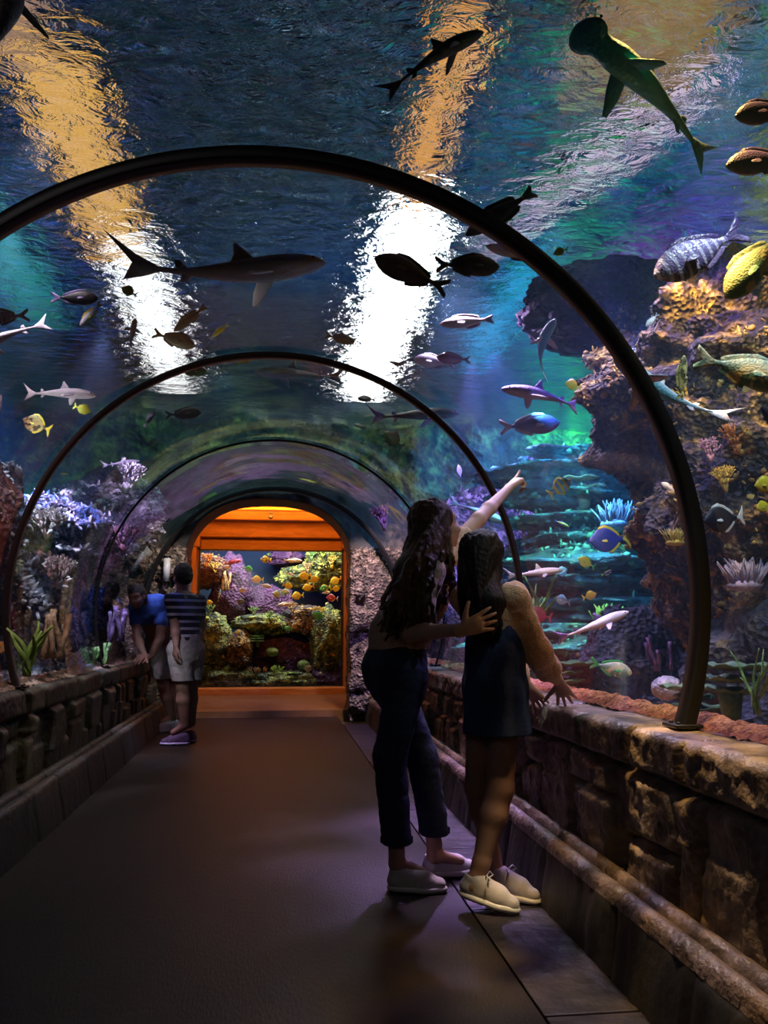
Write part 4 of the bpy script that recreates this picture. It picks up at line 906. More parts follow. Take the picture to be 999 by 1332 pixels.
    shoe(t, base, ga, ga + unit(gb - ga) * .245, upper=w1, sole=w2, ankle=1); gc = P3(551, 1128, 3.87); gc[2] = .006; gd = P3(612, 1124, 3.90); gd[2] = .006
    shoe(t, base, gc, gc + unit(gd - gc) * .245, upper=w1, sole=w2, ankle=1)
woman()
# ---------------------------------------------------------------- the girl in the denim dress
def girl():
    base = V3(.93, 3.50, 0)
    t = thing('person', 'girl with straight dark hair in peach blouse and denim dress, hand on wall', 'person', base)
    fw, lf, up = frame((.62, .78, 0)); Rm = np.stack([fw, lf, up], 1)
    hc = P3(628, 724, 3.55); neck = P3(634, 764, 3.53); chest = P3(643, 800, 3.52); waist = P3(644, 850, 3.51); hip = P3(644, 895, 3.51)
    sR = P3(667, 776, 3.44); sL = P3(604, 778, 3.64); eR = P3(697, 846, 3.47); wR = P3(727, 888, 3.66); eL = P3(655, 850, 3.80); wL = P3(687, 893, 3.86)
    hR = hip - lf * .052; hL = hip + lf * .052; kR = P3(650, 1026, 3.44); kL = P3(621, 1024, 3.55); aR = P3(626, 1122, 3.42); aL = P3(640, 1112, 3.58)
    B = Field((.35, 3.1, -.02), (1.6, 4.15, 1.7), .0052)
    head(B, hc, (.55, .80, .18), (0, -.1, 1), .98, base, t)
    B.cone(neck - V3(0, 0, .03), hc - V3(0, 0, .05), .043, .042, .02); B.ell(chest, (.085, .12, .13), .03, Rm); B.cone(waist, hip, .09, .095, .04, u=lf, f=1.1)
    B.cone(neck - V3(0, 0, .045), sR, .04, .042, .03); B.cone(neck - V3(0, 0, .045), sL, .04, .042, .03)
    bend_limb(B, sR, eR, wR, (.04, .033, .031, .022)); bend_limb(B, sL, eL, wL, (.04, .033, .031, .022))
    hand(B, wR + unit(wR - eR) * .008, V3(.36, .45, -.50), (.15, .55, .8), 1, .92, (.12, .04, .0, -.05), .2, .1, .85)
    hand(B, wL, V3(.55, .25, -.62), (.1, .6, .8), 1, .88, (.15, .1, .1, .1), .16, .1, .8)
    bend_limb(B, hR, kR, aR, (.070, .055, .056, .033)); bend_limb(B, hL, kL, aL, (.070, .052, .053, .032))
    fR = [P3(597, 1146, 3.44), P3(676, 1180, 3.34)]; fR[0][2] = .055; fR[1][2] = .004; fL = [P3(632, 1150, 3.60), P3(694, 1168, 3.46)]; fL[0][2] = .03; fL[1][2] = .004
    for a, q in ((aR, fR), (aL, fL)): B.cone(a, q[0] * .75 + q[1] * .25 + V3(0, 0, .05), .033, .034, .02); B.cone(q[0] * .75 + q[1] * .25 + V3(0, 0, .05), q[0] * .4 + q[1] * .6 + V3(0, 0, .04), .032, .026, .02)
    link('body', B.mesh('body', skinB, base), t)
    # blouse with full sleeves
    S = Field((.55, 3.15, .7), (1.5, 4.1, 1.5), .0055)
    S.ell(chest + V3(0, 0, .01), (.10, .135, .14), .03, Rm); S.cone(chest, waist, .115, .10, .03, u=lf, f=1.12); S.cone(neck - V3(0, 0, .045), sR, .045, .05, .02); S.cone(neck - V3(0, 0, .045), sL, .045, .05, .02)
    for a, e, w_ in ((sR, eR, wR), (sL, eL, wL)):
        d = unit(e - a); S.ell(a + V3(.01, 0, -.01), .066, .03); S.cone(a, e, .060, .066, .03); S.cone(e, e + (w_ - e) * .55, .066, .058, .03); S.cone(e + (w_ - e) * .55, e + (w_ - e) * .80, .056, .036, .02); S.cone(e + (w_ - e) * .78, e + (w_ - e) * .90, .031, .030, .006)
    S.cone(neck - V3(0, 0, .02), hc, .05, .05, .006, sub=True); S.wrinkle(lambda P: fbm(P * np.array([16, 16, 9]), 3, 9, True) * .008)
    s_ = link('blouse', S.mesh('blouse', mat('peach_dotted', [(.55, .30, .14), (.72, .44, .24)], .75, 70, .3, 170, kind='voronoi', sheen=.3), base), t); s_['label'] = 'peach long sleeved blouse with full sleeves'
    # pinafore dress
    D = Field((.5, 3.1, .6), (1.35, 3.95, 1.45), .006); hem = P3(644, 955, 3.47)[2]
    D.cone(chest - V3(0, 0, .03), waist, .112, .108, .03, u=lf, f=1.10); D.cone(waist, hip, .110, .118, .04, u=lf, f=1.14); D.cone(hip, (hip[0], hip[1] - .02, hem - .1), .120, .150, .04, u=lf, f=1.04)
    D.wrinkle(lambda P: .006 * np.sin(np.arctan2(P[:, 1] - hip[1], P[:, 0] - hip[0]) * 9) * np.clip((waist[2] - P[:, 2]) * 6, 0, 1) + fbm(P * 9, 3, 7, True) * .004)
    D.cut((0, 0, hem), (0, 0, -1)); D.cut(chest + V3(0, 0, -.0), (0, 0, 1))
    dm = mat('denim', [(.018, .034, .095), (.035, .06, .14)], .85, 80, .35, 260)
    d = link('dress', D.mesh('dress', dm, base), t); d['label'] = 'dark blue denim pinafore dress'
    for k in (-1, 1):
        p = [chest - fw * .118 + lf * k * .045 - V3(0, 0, .02), chest - fw * .108 + lf * k * .055 + V3(0, 0, .07), chest - fw * .05 + lf * k * .065 + V3(0, 0, .135), chest + fw * .06 + lf * k * .055 + V3(0, 0, .10), chest + fw * .112 + lf * k * .05]
        MB().tube([Vector(q - base) for q in p], .017, 8, flat=.35).build('strap', dm, d)
    b = MB(); cN = np.array([hip[0], hip[1] - .015]); 
    n = 60; ringp = [Vector((cN[0] - base[0] + .152 * math.cos(2 * PI * i / n), cN[1] - base[1] + .152 * math.sin(2 * PI * i / n), hem + .012)) for i in range(n + 1)]
    # straight hair
    Hf = Field((.55, 3.2, 1.0), (1.25, 3.95, 1.62), .0045); hf, hl, hu = frame((.55, .80, .18), (0, -.1, 1)); g = lambda x, y, z: hc + hf * x + hl * y + hu * z; Hm = np.stack([hf, hl, hu], 1)
    Hf.ell(g(-.02, 0, .028), (.106, .090, .094), .02, Hm); Hf.ell(g(-.04, 0, -.05), (.075, .092, .11), .03, Hm); Hf.ell(g(.095, 0, -.03), (.06, .07, .09), .01, Hm, sub=True)
    Hf.chain([g(-.045, 0, -.05), P3(632, 785, 3.42), P3(632, 812, 3.39)], [.078, .066, .045], .03, u=lf, f=1.15)
    def roots(tt, r): a = -2.4 + 4.8 * tt; e = r.uniform(-.3, .9); return g(-.02 - .10 * math.cos(a) * math.cos(e), .088 * math.sin(a) * math.cos(e), .028 + .092 * math.sin(e))
    def ends(tt, r): return P3(608 + 46 * tt + r.uniform(-4, 4), r.uniform(806, 828), r.uniform(3.35, 3.42))
    locks(Hf, roots, ends, 130, 8, .010, .006, .0025, .25, lambda t_, r, a, q: (a + q) / 2 - hf * .045 + V3(0, 0, .03))
    locks(Hf, lambda t_, r: g(.0, .088, r.uniform(-.02, .04)), lambda t_, r: P3(r.uniform(600, 609), r.uniform(795, 815), r.uniform(3.45, 3.5)), 8, 9, .012, .006, .003, .2, lambda t_, r, a, q: (a + q) / 2 + V3(-.03, -.03, 0))
    link('hair', Hf.mesh('hair', hairB, base), t)
    u1 = mat('grey_knit_shoe', [(.46, .42, .40), (.52, .48, .46)], .85, 60, .08, 300); u2 = mat('pale_rubber', (.68, .66, .64), .5, bump=0)
    shoe(t, base, fR[0], fR[0] + unit(fR[1] - fR[0]) * .24, upper=u1, sole=u2, laces=True, ankle=1, s=.96); shoe(t, base, fL[0], fL[0] + unit(fL[1] - fL[0]) * .24, upper=u1, sole=u2, laces=True, ankle=1, s=.96)
girl()
# ---------------------------------------------------------------- man in the striped shirt
def striped(name):
    m = bpy.data.materials.new(name); n = nt(m); L = n.links.new; o = N(n, 'OutputMaterial'); b = N(n, 'BsdfPrincipled'); b.inputs['Roughness'].default_value = .85
    g = N(n, 'TexCoord'); s = N(n, 'SeparateXYZ'); L(g.outputs['Object'], s.inputs[0]); k = N(n, 'Math', operation='MULTIPLY'); k.inputs[1].default_value = 1 / .067; L(s.outputs[2], k.inputs[0])
    f = N(n, 'Math', operation='FRACT'); L(k.outputs[0], f.inputs[0]); c = N(n, 'Math', operation='LESS_THAN'); c.inputs[1].default_value = .36; L(f.outputs[0], c.inputs[0])
    mx = N(n, 'MixRGB'); mx.inputs[1].default_value = (.015, .015, .028, 1); mx.inputs[2].default_value = (.55, .52, .56, 1); L(c.outputs[0], mx.inputs[0]); L(mx.outputs[0], b.inputs[0]); L(b.outputs[0], o.inputs[0]); return m
beige = mat('beige_cotton', [(.40, .34, .28), (.50, .43, .36)], .85, 30, .3, 60)
def short_hair(t, base, g, Hm, s=1.):
    Hf = Field(np.minimum(g(0, 0, 0), g(0, 0, 0)) - .16, g(0, 0, 0) + .16, .005)
    Hf.ell(g(-.018, 0, .032), V3(.104, .083, .092) * s, .02, Hm); Hf.ell(g(-.045, 0, -.02), V3(.068, .078, .075) * s, .03, Hm); Hf.ell(g(.085, 0, -.035), V3(.075, .10, .08) * s, .012, Hm, sub=True)
    Hf.wrinkle(lambda P: fbm(P * 45, 3, 4, True) * .005); link('hair', Hf.mesh('hair', hairC, base), t)
def man_striped():
    base = V3(-.93, 8.4, 0)
    t = thing('person', 'dark haired man in a navy and white striped shirt and beige shorts, seen from behind', 'person', base)
    fw, lf, up = frame((-.62, .75, 0)); Rm = np.stack([fw, lf, up], 1); y = 8.4
    hc = P3(237, 749, y); neck = P3(238, 768, y); chest = P3(241, 792, y); waist = P3(241, 828, y); hip = P3(242, 845, y)
    sR = chest - lf * .165 + V3(0, 0, .08); sL = chest + lf * .165 + V3(0, 0, .08); eL = P3(228, 815, 8.28); wL = P3(229, 840, 8.22); eR = P3(261, 815, 8.5); wR = P3(257, 842, 8.4)
    hR = hip - lf * .09; hL = hip + lf * .09; kL = P3(237, 893, 8.32); kR = P3(249, 893, 8.5); aL = P3(240, 944, 8.35); aR = P3(249, 940, 8.52)
    B = Field((-1.5, 7.9, -.02), (-.4, 8.95, 1.75), .007); g = head(B, hc, (-.55, .8, -.12), (0, 0, 1), 1.02, base, t)
    B.cone(neck - V3(0, 0, .03), hc - V3(0, 0, .05), .056, .055, .02); B.ell(chest, (.105, .16, .17), .03, Rm); B.cone(waist, hip, .12, .125, .04, u=lf, f=1.15); B.cone(neck - V3(0, 0, .05), sR, .05, .055, .03); B.cone(neck - V3(0, 0, .05), sL, .05, .055, .03)
    bend_limb(B, sR, eR, wR, (.05, .042, .042, .028)); bend_limb(B, sL, eL, wL, (.05, .042, .042, .028))
    hand(B, wR, (-.1, 0, -1), (.6, .4, 0), -1, 1.05, (.3, .3, .3, .3), .08, .2, .5, .01); hand(B, wL, (-.1, 0, -1), (-.6, -.4, 0), 1, 1.05, (.3, .3, .3, .3), .08, .2, .5, .01)
    bend_limb(B, hR, kR, aR, (.085, .06, .062, .037)); bend_limb(B, hL, kL, aL, (.085, .06, .062, .037))
    for a in (aR, aL): B.cone(a, a + V3(-.1, 0, -.06), .035, .03, .02)
    link('body', B.mesh('body', skinB, base), t); short_hair(t, base, g, np.stack(frame((-.55, .8, -.12)), 1), 1.05)
    S = Field((-1.4, 7.9, .9), (-.45, 8.95, 1.6), .007); S.ell(chest, (.12, .165, .17), .03, Rm); S.cone(chest - V3(0, 0, .06), waist - V3(0, 0, .05), .12, .125, .04, u=lf, f=1.22)
    for a, e in ((sR, eR), (sL, eL)): S.cone(a, a + (e - a) * .58, .060, .058, .04); S.cone(neck - V3(0, 0, .06), a, .05, .062, .03)
    S.cone(neck - V3(0, 0, .02), hc, .062, .06, .006, sub=True); S.cut(waist - V3(0, 0, .06), (0, 0, -1)); S.wrinkle(lambda P: fbm(P * 10, 3, 9, True) * .007)
    o = link('shirt', S.mesh('shirt', striped('striped_cotton'), base), t); o['label'] = 'navy and white striped T-shirt'
    D = Field((-1.4, 7.9, .3), (-.45, 8.95, 1.2), .007); D.cone(waist - V3(0, 0, .0), hip - V3(0, 0, .05), .125, .135, .03, u=lf, f=1.2)
    for h_, k_ in ((hR, kR), (hL, kL)): D.cone(h_, k_ + V3(0, 0, .05), .11, .10, .03)
    D.cut((0, 0, kR[2] + .06), (0, 0, -1)); D.cut(waist + V3(0, 0, .02), (0, 0, 1)); D.wrinkle(lambda P: fbm(P * 9, 3, 2, True) * .006); link('shorts', D.mesh('shorts', beige, base), t)
    pm = mat('plum_shoe', [(.10, .05, .10), (.14, .08, .14)], .7, 30, .2); ws = mat('lilac_rubber', (.6, .5, .68), .5, bump=0)
    for a, dx in ((aL, 0), (aR, .0)):
        h_ = V3(a[0] + .05, a[1] - .01, .003); shoe(t, base, h_, h_ + V3(-.27, .02, 0), upper=pm, sole=ws, s=1.08, label='plum shoe with white sole')
man_striped()
def man_blue():
    base = V3(-1.02, 9.42, 0)
    t = thing('person', 'man in a blue polo shirt bending forward with both hands on the left wall', 'person', base)
    pel = P3(213, 835, 9.42); wst = P3(212, 815, 9.36); chest = P3(194, 793, 9.02); sp = unit(chest - pel); lf = unit(V3(1, .25, 0)); fw = unit(np.cross(sp, lf)) * -1
    if fw[2] > 0: fw = -fw
    Rm = np.stack([fw, lf, sp], 1); hc = P3(178, 776, 8.80); neck = P3(186, 784, 8.93)
    sA = P3(176, 789, 9.0); sB = P3(211, 788, 9.02); eA = P3(178, 828, 8.9); wA = P3(188, 853, 8.78); eB = P3(208, 830, 8.92); wB = P3(197, 853, 8.80)
    hA = pel - lf * .09; hB = pel + lf * .09; kA = P3(213, 893, 9.3); kB = P3(224, 893, 9.42); aA = P3(223, 932, 9.42); aB = P3(229, 932, 9.5)
    B = Field((-1.95, 8.4, -.02), (-.6, 9.9, 1.65), .007); hf = unit(V3(-.25, -.88, -.30)); g = head(B, hc, hf, (-.25, -.4, .8), 1.02, base, t)
    B.cone(neck, hc - hf * .03, .056, .055, .02); B.ell(chest, (.11, .165, .17), .03, Rm); B.cone(chest, pel, .125, .125, .04, u=lf, f=1.15); B.cone(neck, sA, .05, .055, .03); B.cone(neck, sB, .05, .055, .03)
    bend_limb(B, sA, eA, wA, (.052, .044, .042, .028)); bend_limb(B, sB, eB, wB, (.052, .044, .042, .028))
    hand(B, wA, (-.3, -.55, -.25), (-.1, -.4, .9), 1, 1.05, (.1, .1, .1, .1), .12, .2, .8, .01); hand(B, wB, (-.5, -.45, -.25), (-.1, -.4, .9), -1, 1.05, (.1, .1, .1, .1), .12, .2, .8, .01)
    bend_limb(B, hA, kA, aA, (.085, .06, .062, .037)); bend_limb(B, hB, kB, aB, (.085, .06, .062, .037))
    for a in (aA, aB): B.cone(a, a + V3(-.1, 0, -.06), .035, .03, .02)
    link('body', B.mesh('body', skinB, base), t); short_hair(t, base, g, np.stack(frame(hf, (-.25, -.4, .8)), 1), 1.03)
    S = Field((-1.85, 8.5, .8), (-.65, 9.85, 1.65), .007); S.ell(chest, (.13, .19, .18), .03, Rm); S.cone(chest, wst, .135, .135, .04, u=lf, f=1.3)
    for a, e in ((sA, eA), (sB, eB)): S.cone(a, a + (e - a) * .5, .07, .072, .03); S.cone(neck, a, .05, .064, .03)
    S.cone(neck, hc, .06, .06, .006, sub=True); S.wrinkle(lambda P: fbm(P * 10, 3, 9, True) * .008); o = link('shirt', S.mesh('shirt', mat('blue_polo', [(.03, .12, .48), (.05, .17, .6)], .75, 20, .2, sheen=.2), base), t); o['label'] = 'bright blue polo shirt'
    MB().tube([Vector(neck + unit(hc - neck) * .02 + Vector((math.cos(q), 0, 0)).x * lf * .066 + fw * math.sin(q) * .066 - base) for q in np.linspace(0, 2 * PI, 17)], .012, 6, flat=.6).build('collar', MATS['blue_polo'], o)
    D = Field((-1.6, 8.8, .3), (-.6, 9.95, 1.2), .007); D.cone(wst, pel - V3(0, 0, .04), .13, .14, .03, u=lf, f=1.2)
    for h_, k_ in ((hA, kA), (hB, kB)): D.cone(h_, k_ + V3(0, 0, .05), .115, .105, .03)
    D.cut((0, 0, kA[2] + .08), (0, 0, -1)); D.wrinkle(lambda P: fbm(P * 9, 3, 2, True) * .006); link('shorts', D.mesh('shorts', beige, base), t)
    ws = MATS['white_rubber']
    for a in (aA, aB):
        h_ = V3(a[0] + .05, a[1] - .01, .003); shoe(t, base, h_, h_ + V3(-.25, -.10, 0), upper=MATS['white_canvas'], sole=ws, s=1.08)
man_blue()
# ================================================================== FISH
def at_r(u, v, c):
    """the point seen at (u, v) that lies c metres outside the acrylic"""
    p = at(u, v, 1.0); d = p - Vector((0, 0, H)); ox, oz = -CX, H - CZ
    a = d.x * d.x + d.z * d.z; b = 2 * (ox * d.x + oz * d.z); q = ox * ox + oz * oz - (R + c) ** 2
    return Vector((0, 0, H)) + d * ((-b + math.sqrt(b * b - 4 * a * q)) / (2 * a))
def fishmat(name, back, belly, z0=0., w=.12, spots=None, band=None, rough=.38, horiz=True, sc=12):
    if name in MATS: return MATS[name]
    m = bpy.data.materials.new(name); n = nt(m); L = n.links.new; o = N(n, 'OutputMaterial'); b = N(n, 'BsdfPrincipled'); b.inputs['Roughness'].default_value = rough
    tc = N(n, 'TexCoord'); s = N(n, 'SeparateXYZ'); L(tc.outputs['Object'], s.inputs[0])
    mr = N(n, 'MapRange'); mr.inputs[1].default_value = z0 - w / 2; mr.inputs[2].default_value = z0 + w / 2; L(s.outputs[2], mr.inputs[0])
    mx = N(n, 'MixRGB'); mx.inputs[1].default_value = c4(belly); mx.inputs[2].default_value = c4(back); L(mr.outputs[0], mx.inputs[0]); c = mx.outputs[0]
    no = N(n, 'TexNoise'); no.inputs['Scale'].default_value = sc; no.inputs['Detail'].default_value = 3; L(tc.outputs['Object'], no.inputs[0])
    if spots:
        r = ramp(n, no.outputs[0], [(.5, (0, 0, 0)), (.58, (1, 1, 1))]); m2 = N(n, 'MixRGB'); L(r, m2.inputs[0]); L(c, m2.inputs[1]); m2.inputs[2].default_value = c4(spots); c = m2.outputs[0]
    if band:                                      # (colour, frequency, share)
        k = N(n, 'Math', operation='MULTIPLY'); k.inputs[1].default_value = band[1]; L(s.outputs[0], k.inputs[0]); f = N(n, 'Math', operation='FRACT'); L(k.outputs[0], f.inputs[0])
        l = N(n, 'Math', operation='LESS_THAN'); l.inputs[1].default_value = band[2]; L(f.outputs[0], l.inputs[0]); m3 = N(n, 'MixRGB'); L(l.outputs[0], m3.inputs[0]); L(c, m3.inputs[1]); m3.inputs[2].default_value = c4(band[0]); c = m3.outputs[0]
    L(c, b.inputs[0]); v = N(n, 'TexVoronoi'); v.inputs['Scale'].default_value = 45; L(tc.outputs['Object'], v.inputs[0])
    bp = N(n, 'Bump'); bp.inputs['Strength'].default_value = .25; bp.inputs['Distance'].default_value = .01; L(v.outputs[0], bp.inputs['Height']); L(bp.outputs[0], b.inputs['Normal'])
    L(b.outputs[0], o.inputs[0]); MATS[name] = m; return m
KIND = {  # x from nose 0 to tail root 1: half height, half width, centre line
 'oval': dict(x=[0, .03, .10, .22, .40, .60, .78, .90, 1], h=[.012, .045, .095, .145, .165, .14, .085, .04, .030], w=[.01, .03, .05, .068, .075, .06, .038, .02, .012], body=.80),
 'long': dict(x=[0, .03, .10, .22, .40, .60, .78, .90, 1], h=[.010, .032, .062, .092, .105, .092, .062, .035, .028], w=[.01, .025, .045, .060, .066, .056, .036, .02, .012], body=.84),
 'disc': dict(x=[0, .04, .12, .25, .42, .60, .78, .90, 1], h=[.018, .055, .13, .235, .285, .26, .16, .06, .042], w=[.01, .02, .038, .052, .055, .045, .03, .016, .012], body=.82),
 'shark': dict(x=[0, .02, .08, .18, .32, .50, .70, .88, 1], h=[.006, .022, .045, .066, .075, .066, .040, .018, .014], w=[.008, .03, .058, .072, .078, .066, .038, .017, .012], body=.82),
 'bonnet': dict(x=[0, .02, .07, .13, .18, .30, .50, .75, 1], h=[.006, .018, .03, .04, .055, .072, .062, .03, .014], w=[.02, .075, .115, .105, .062, .074, .064, .03, .012], body=.82)}
def catm(xs, ys, n):
    t = np.linspace(0, 1, n); return t, np.interp(t, xs, ys) if False else np.array([_cr(xs, ys, q) for q in t])
def _cr(xs, ys, q):
    i = max(0, min(len(xs) - 2, next((k for k in range(len(xs) - 1) if q <= xs[k + 1]), len(xs) - 2)))
    p0, p1, p2, p3 = ys[max(0, i - 1)], ys[i], ys[i + 1], ys[min(len(ys) - 1, i + 2)]; t = (q - xs[i]) / (xs[i + 1] - xs[i])
    return .5 * (2 * p1 + (p2 - p0) * t + (2 * p0 - 5 * p1 + 4 * p2 - p3) * t * t + (3 * p1 - p0 - 3 * p2 + p3) * t ** 3)
_FM = {}
def bend_y(x, bend): return bend * (max(0, .25 - x)) ** 2                    # x: +.5 nose .. -.5 tail tip
def fin_mesh(key, outline, plane, m, thick=.010, bend=0, org=(0, 0, 0), tilt=0):
    """outline: 2-D loop; plane 'xz' (upright) or 'xy' (level)"""
    if key in _FM: return _FM[key]
    cx = sum(p[0] for p in outline) / len(outline); cz = sum(p[1] for p in outline) / len(outline); n = len(outline); V = []; Fc = []
    for s in (1, -1):
        for f_, th in ((1, .0012), (.72, thick * .35), (.36, thick * .5)):
            for p in outline: V.append([cx + (p[0] - cx) * f_, s * th, cz + (p[1] - cz) * f_])
        V.append([cx, s * thick * .5, cz])
    st = 3 * n + 1
    for s in (0, 1):
        o = s * st
        for k in (0, 1):
            for i in range(n):
                q = (o + k * n + i, o + k * n + (i + 1) % n, o + (k + 1) * n + (i + 1) % n, o + (k + 1) * n + i); Fc.append(q if s else q[::-1])
        for i in range(n):
            q = (o + 2 * n + i, o + 2 * n + (i + 1) % n, o + 3 * n); Fc.append(q if s else q[::-1])
    for i in range(n): Fc.append((i, (i + 1) % n, st + (i + 1) % n, st + i))
    for v in V:
        if plane == 'xy': v[1], v[2] = v[2], v[1]
        if tilt: v[1], v[2] = v[1] * math.cos(tilt) - v[2] * math.sin(tilt), v[1] * math.sin(tilt) + v[2] * math.cos(tilt)
        v[0] += org[0]; v[1] += org[1]; v[2] += org[2]; v[1] += bend_y(v[0], bend)
    _FM[key] = mesh(key if isinstance(key, str) else 'fin', V, Fc, m); return _FM[key]
def body_mesh(kind, m, bend):
    key = ('body', kind, m.name, bend)
    if key in _FM: return _FM[key]
    K = KIND[kind]; n, r = 26, 18; t = (np.linspace(0, 1, n)) ** 1.25
    P = np.zeros((n, r, 3))
    for i, q in enumerate(t):
        h, w_ = max(.004, _cr(K['x'], K['h'], q)), max(.003, _cr(K['x'], K['w'], q)); x = .5 - q * K['body']
        for j in range(r):
            a = 2 * PI * j / r; zz = h * math.sin(a)
            if kind in ('shark', 'bonnet') and zz < 0: zz *= .72
            P[i, j] = (x, w_ * math.cos(a) * (1 - .12 * abs(math.sin(a))) + bend_y(x, bend), zz)
    V = P.reshape(-1, 3).tolist(); Fc = [(i * r + j, (i + 1) * r + j, (i + 1) * r + (j + 1) % r, i * r + (j + 1) % r) for i in range(n - 1) for j in range(r)]
    Fc += [tuple(range(r)), tuple(reversed(range((n - 1) * r, n * r)))]
    _FM[key] = mesh('body', V, Fc, m); return _FM[key]
def fish(kind, hd, tl, c, mb, mf, label, cat='fish', name=None, bend=0., roll=0., group='fish in the tunnel tank', pts=None, up=(0, 0, 1)):
    """hd, tl: pixels of nose and tail tip; c: metres outside the acrylic for nose and tail"""
    if pts: a, b = pts
    else:
        y = at_r((hd[0] + tl[0]) / 2, (hd[1] + tl[1]) / 2, (c[0] + c[1]) / 2).y; dy = (c[0] - c[1]) + random.uniform(-.04, .04); a, b = at(*hd, y + dy / 2), at(*tl, y - dy / 2)
    X = (a - b); L_ = X.length; X.normalize(); U = Vector(up); Y = U.cross(X)
    if Y.length < .2: U = Vector((0, 1, 0)); Y = U.cross(X)
    Y.normalize(); Z = X.cross(Y)
    if roll: q = Quaternion(X, roll); Y = q @ Y; Z = q @ Z
    M_ = Matrix((X, Y, Z)).transposed().to_4x4(); M_.translation = (a + b) / 2
    t = thing(name or ('shark' if kind in ('shark', 'bonnet') else 'fish'), label, cat, group=group); t.matrix_world = M_ @ Matrix.Scale(L_, 4)
    t.location = (a + b) / 2; t.rotation_euler = M_.to_euler(); t.scale = (L_,) * 3
    K = KIND[kind]; tb = .5 - K['body']; link('body', body_mesh(kind, mb, bend), t); kk = (kind, mf.name, bend)
    H_ = max(K['h'])
    if kind in ('shark', 'bonnet'):
        link('tail_fin', fin_mesh(('tail',) + kk, [(tb + .03, .014), (tb - .06, .06), (-.5, .155), (-.475, .12), (tb - .09, .028), (tb - .075, -.012), (-.45, -.075), (tb - .05, -.045), (tb + .02, -.014)], 'xz', mf, .02, bend), t)
        link('dorsal_fin', fin_mesh(('dorsal',) + kk, [(.17, .05), (.12, .11), (.075, .16), (.06, .15), (.055, .10), (.03, .055)], 'xz', mf, .02, bend), t)
        link('dorsal_fin', fin_mesh(('dorsal2',) + kk, [(-.17, .022), (-.20, .06), (-.225, .062), (-.225, .02)], 'xz', mf, .012, bend), t)
        link('anal_fin', fin_mesh(('anal',) + kk, [(-.15, -.018), (-.19, -.055), (-.215, -.05), (-.20, -.012)], 'xz', mf, .012, bend), t)
        for s, nm in ((1, 'l'), (-1, 'r')):
            link('pectoral_fin', fin_mesh(('pec' + nm,) + kk, [(.24, 0), (.20, s * .08), (.13, s * .185), (.105, s * .18), (.12, s * .08), (.15, 0)], 'xy', mf, .02, 0, (0, s * .045, -.025), -s * .35), t)
            link('eye', eye_mesh(kind, s), t)
    else:
        fork = .09 if kind == 'oval' else .04
        link('tail_fin', fin_mesh(('tail',) + kk, [(tb + .03, .022), (tb - .05, .05), (-.49, H_ * .85), (-.5, H_ * .5), (-.5 + fork, 0), (-.5, -H_ * .5), (-.49, -H_ * .85), (tb - .05, -.05), (tb + .03, -.022)], 'xz', mf, .012, bend), t)
        dx = [.30, .24, .10, -.05, -.20, -.24]; hh = [_cr(K['x'], K['h'], (.5 - x) / K['body']) for x in dx]
        e = .05 if kind != 'disc' else .07
        link('dorsal_fin', fin_mesh(('dorsal',) + kk, [(dx[0], hh[0] * .8), (dx[1], hh[1] + e * .6), (dx[2], hh[2] + e), (dx[3], hh[3] + e), (dx[4], hh[4] + e * 1.2), (-.25, hh[5] + e * .7), (dx[5], hh[5] * .6), (dx[3], hh[3] * .7), (dx[2], hh[2] * .7)], 'xz', mf, .012, bend), t)
        link('anal_fin', fin_mesh(('anal',) + kk, [(.05, -_cr(K['x'], K['h'], .45 / K['body']) * .8), (.03, -hh[2] - e * .5), (-.06, -hh[3] - e), (-.20, -hh[4] - e * 1.1), (-.25, -hh[5] - e * .5), (-.22, -hh[4] * .6)], 'xz', mf, .012, bend), t)
        for s, nm in ((1, 'l'), (-1, 'r')):
            link('pectoral_fin', fin_mesh(('pec' + nm,) + kk, [(.22, .0), (.19, .03), (.11, .045), (.07, .02), (.07, -.02), (.13, -.03)], 'xz', mf, .008, 0, (0, s * (max(K['w']) * .98 + .012), -.03), s * .35), t)
            link('eye', eye_mesh(kind, s), t)
    return t
def eye_mesh(kind, s):
    key = ('eye', kind, s)
    if key not in _FM:
        q = {'oval': .09, 'long': .08, 'disc': .10, 'shark': .075, 'bonnet': .075}[kind]; K = KIND[kind]; w_ = _cr(K['x'], K['w'], q); r_ = .013 if kind not in ('shark', 'bonnet') else .008
        b = MB().sphere((.5 - q * K['body'], s * w_ * .93, .018), (r_, r_ * .6, r_), 10); _FM[key] = mesh('eye', b.V, b.F, eyeD)
    return _FM[key]
# colours of the fish
fBlk = fishmat('black_fish', (.012, .014, .014), (.03, .035, .03), -.05); fOli = fishmat('olive_fish', (.05, .06, .03), (.10, .11, .05), -.03)
fPale = fishmat('pale_fish', (.62, .58, .68), (.75, .72, .78), -.02, spots=(.30, .26, .38), sc=6); fSil = fishmat('silver_fish', (.45, .42, .52), (.8, .78, .85), -.02)
fPur = fishmat('purple_fish', (.07, .04, .16), (.26, .18, .38), -.04); fStr = fishmat('barred_violet_fish', (.24, .18, .42), (.12, .08, .22), -.04, band=((.6, .55, .75), 11, .35))
fGrn = fishmat('pale_green_fish', (.50, .60, .48), (.14, .34, .34), .01, .1, spots=(.80, .78, .55), sc=7); fYel = fishmat('yellow_fish', (.85, .72, .04), (.8, .75, .1), 0)
fYelM = fishmat('mottled_yellow_fish', (.5, .45, .15), (.6, .55, .25), 0, spots=(.08, .08, .04), sc=9); fBlu = fishmat('blue_fish', (.03, .05, .35), (.05, .08, .42), 0); fRed = fishmat('maroon_fish', (.20, .02, .05), (.26, .03, .08), 0)
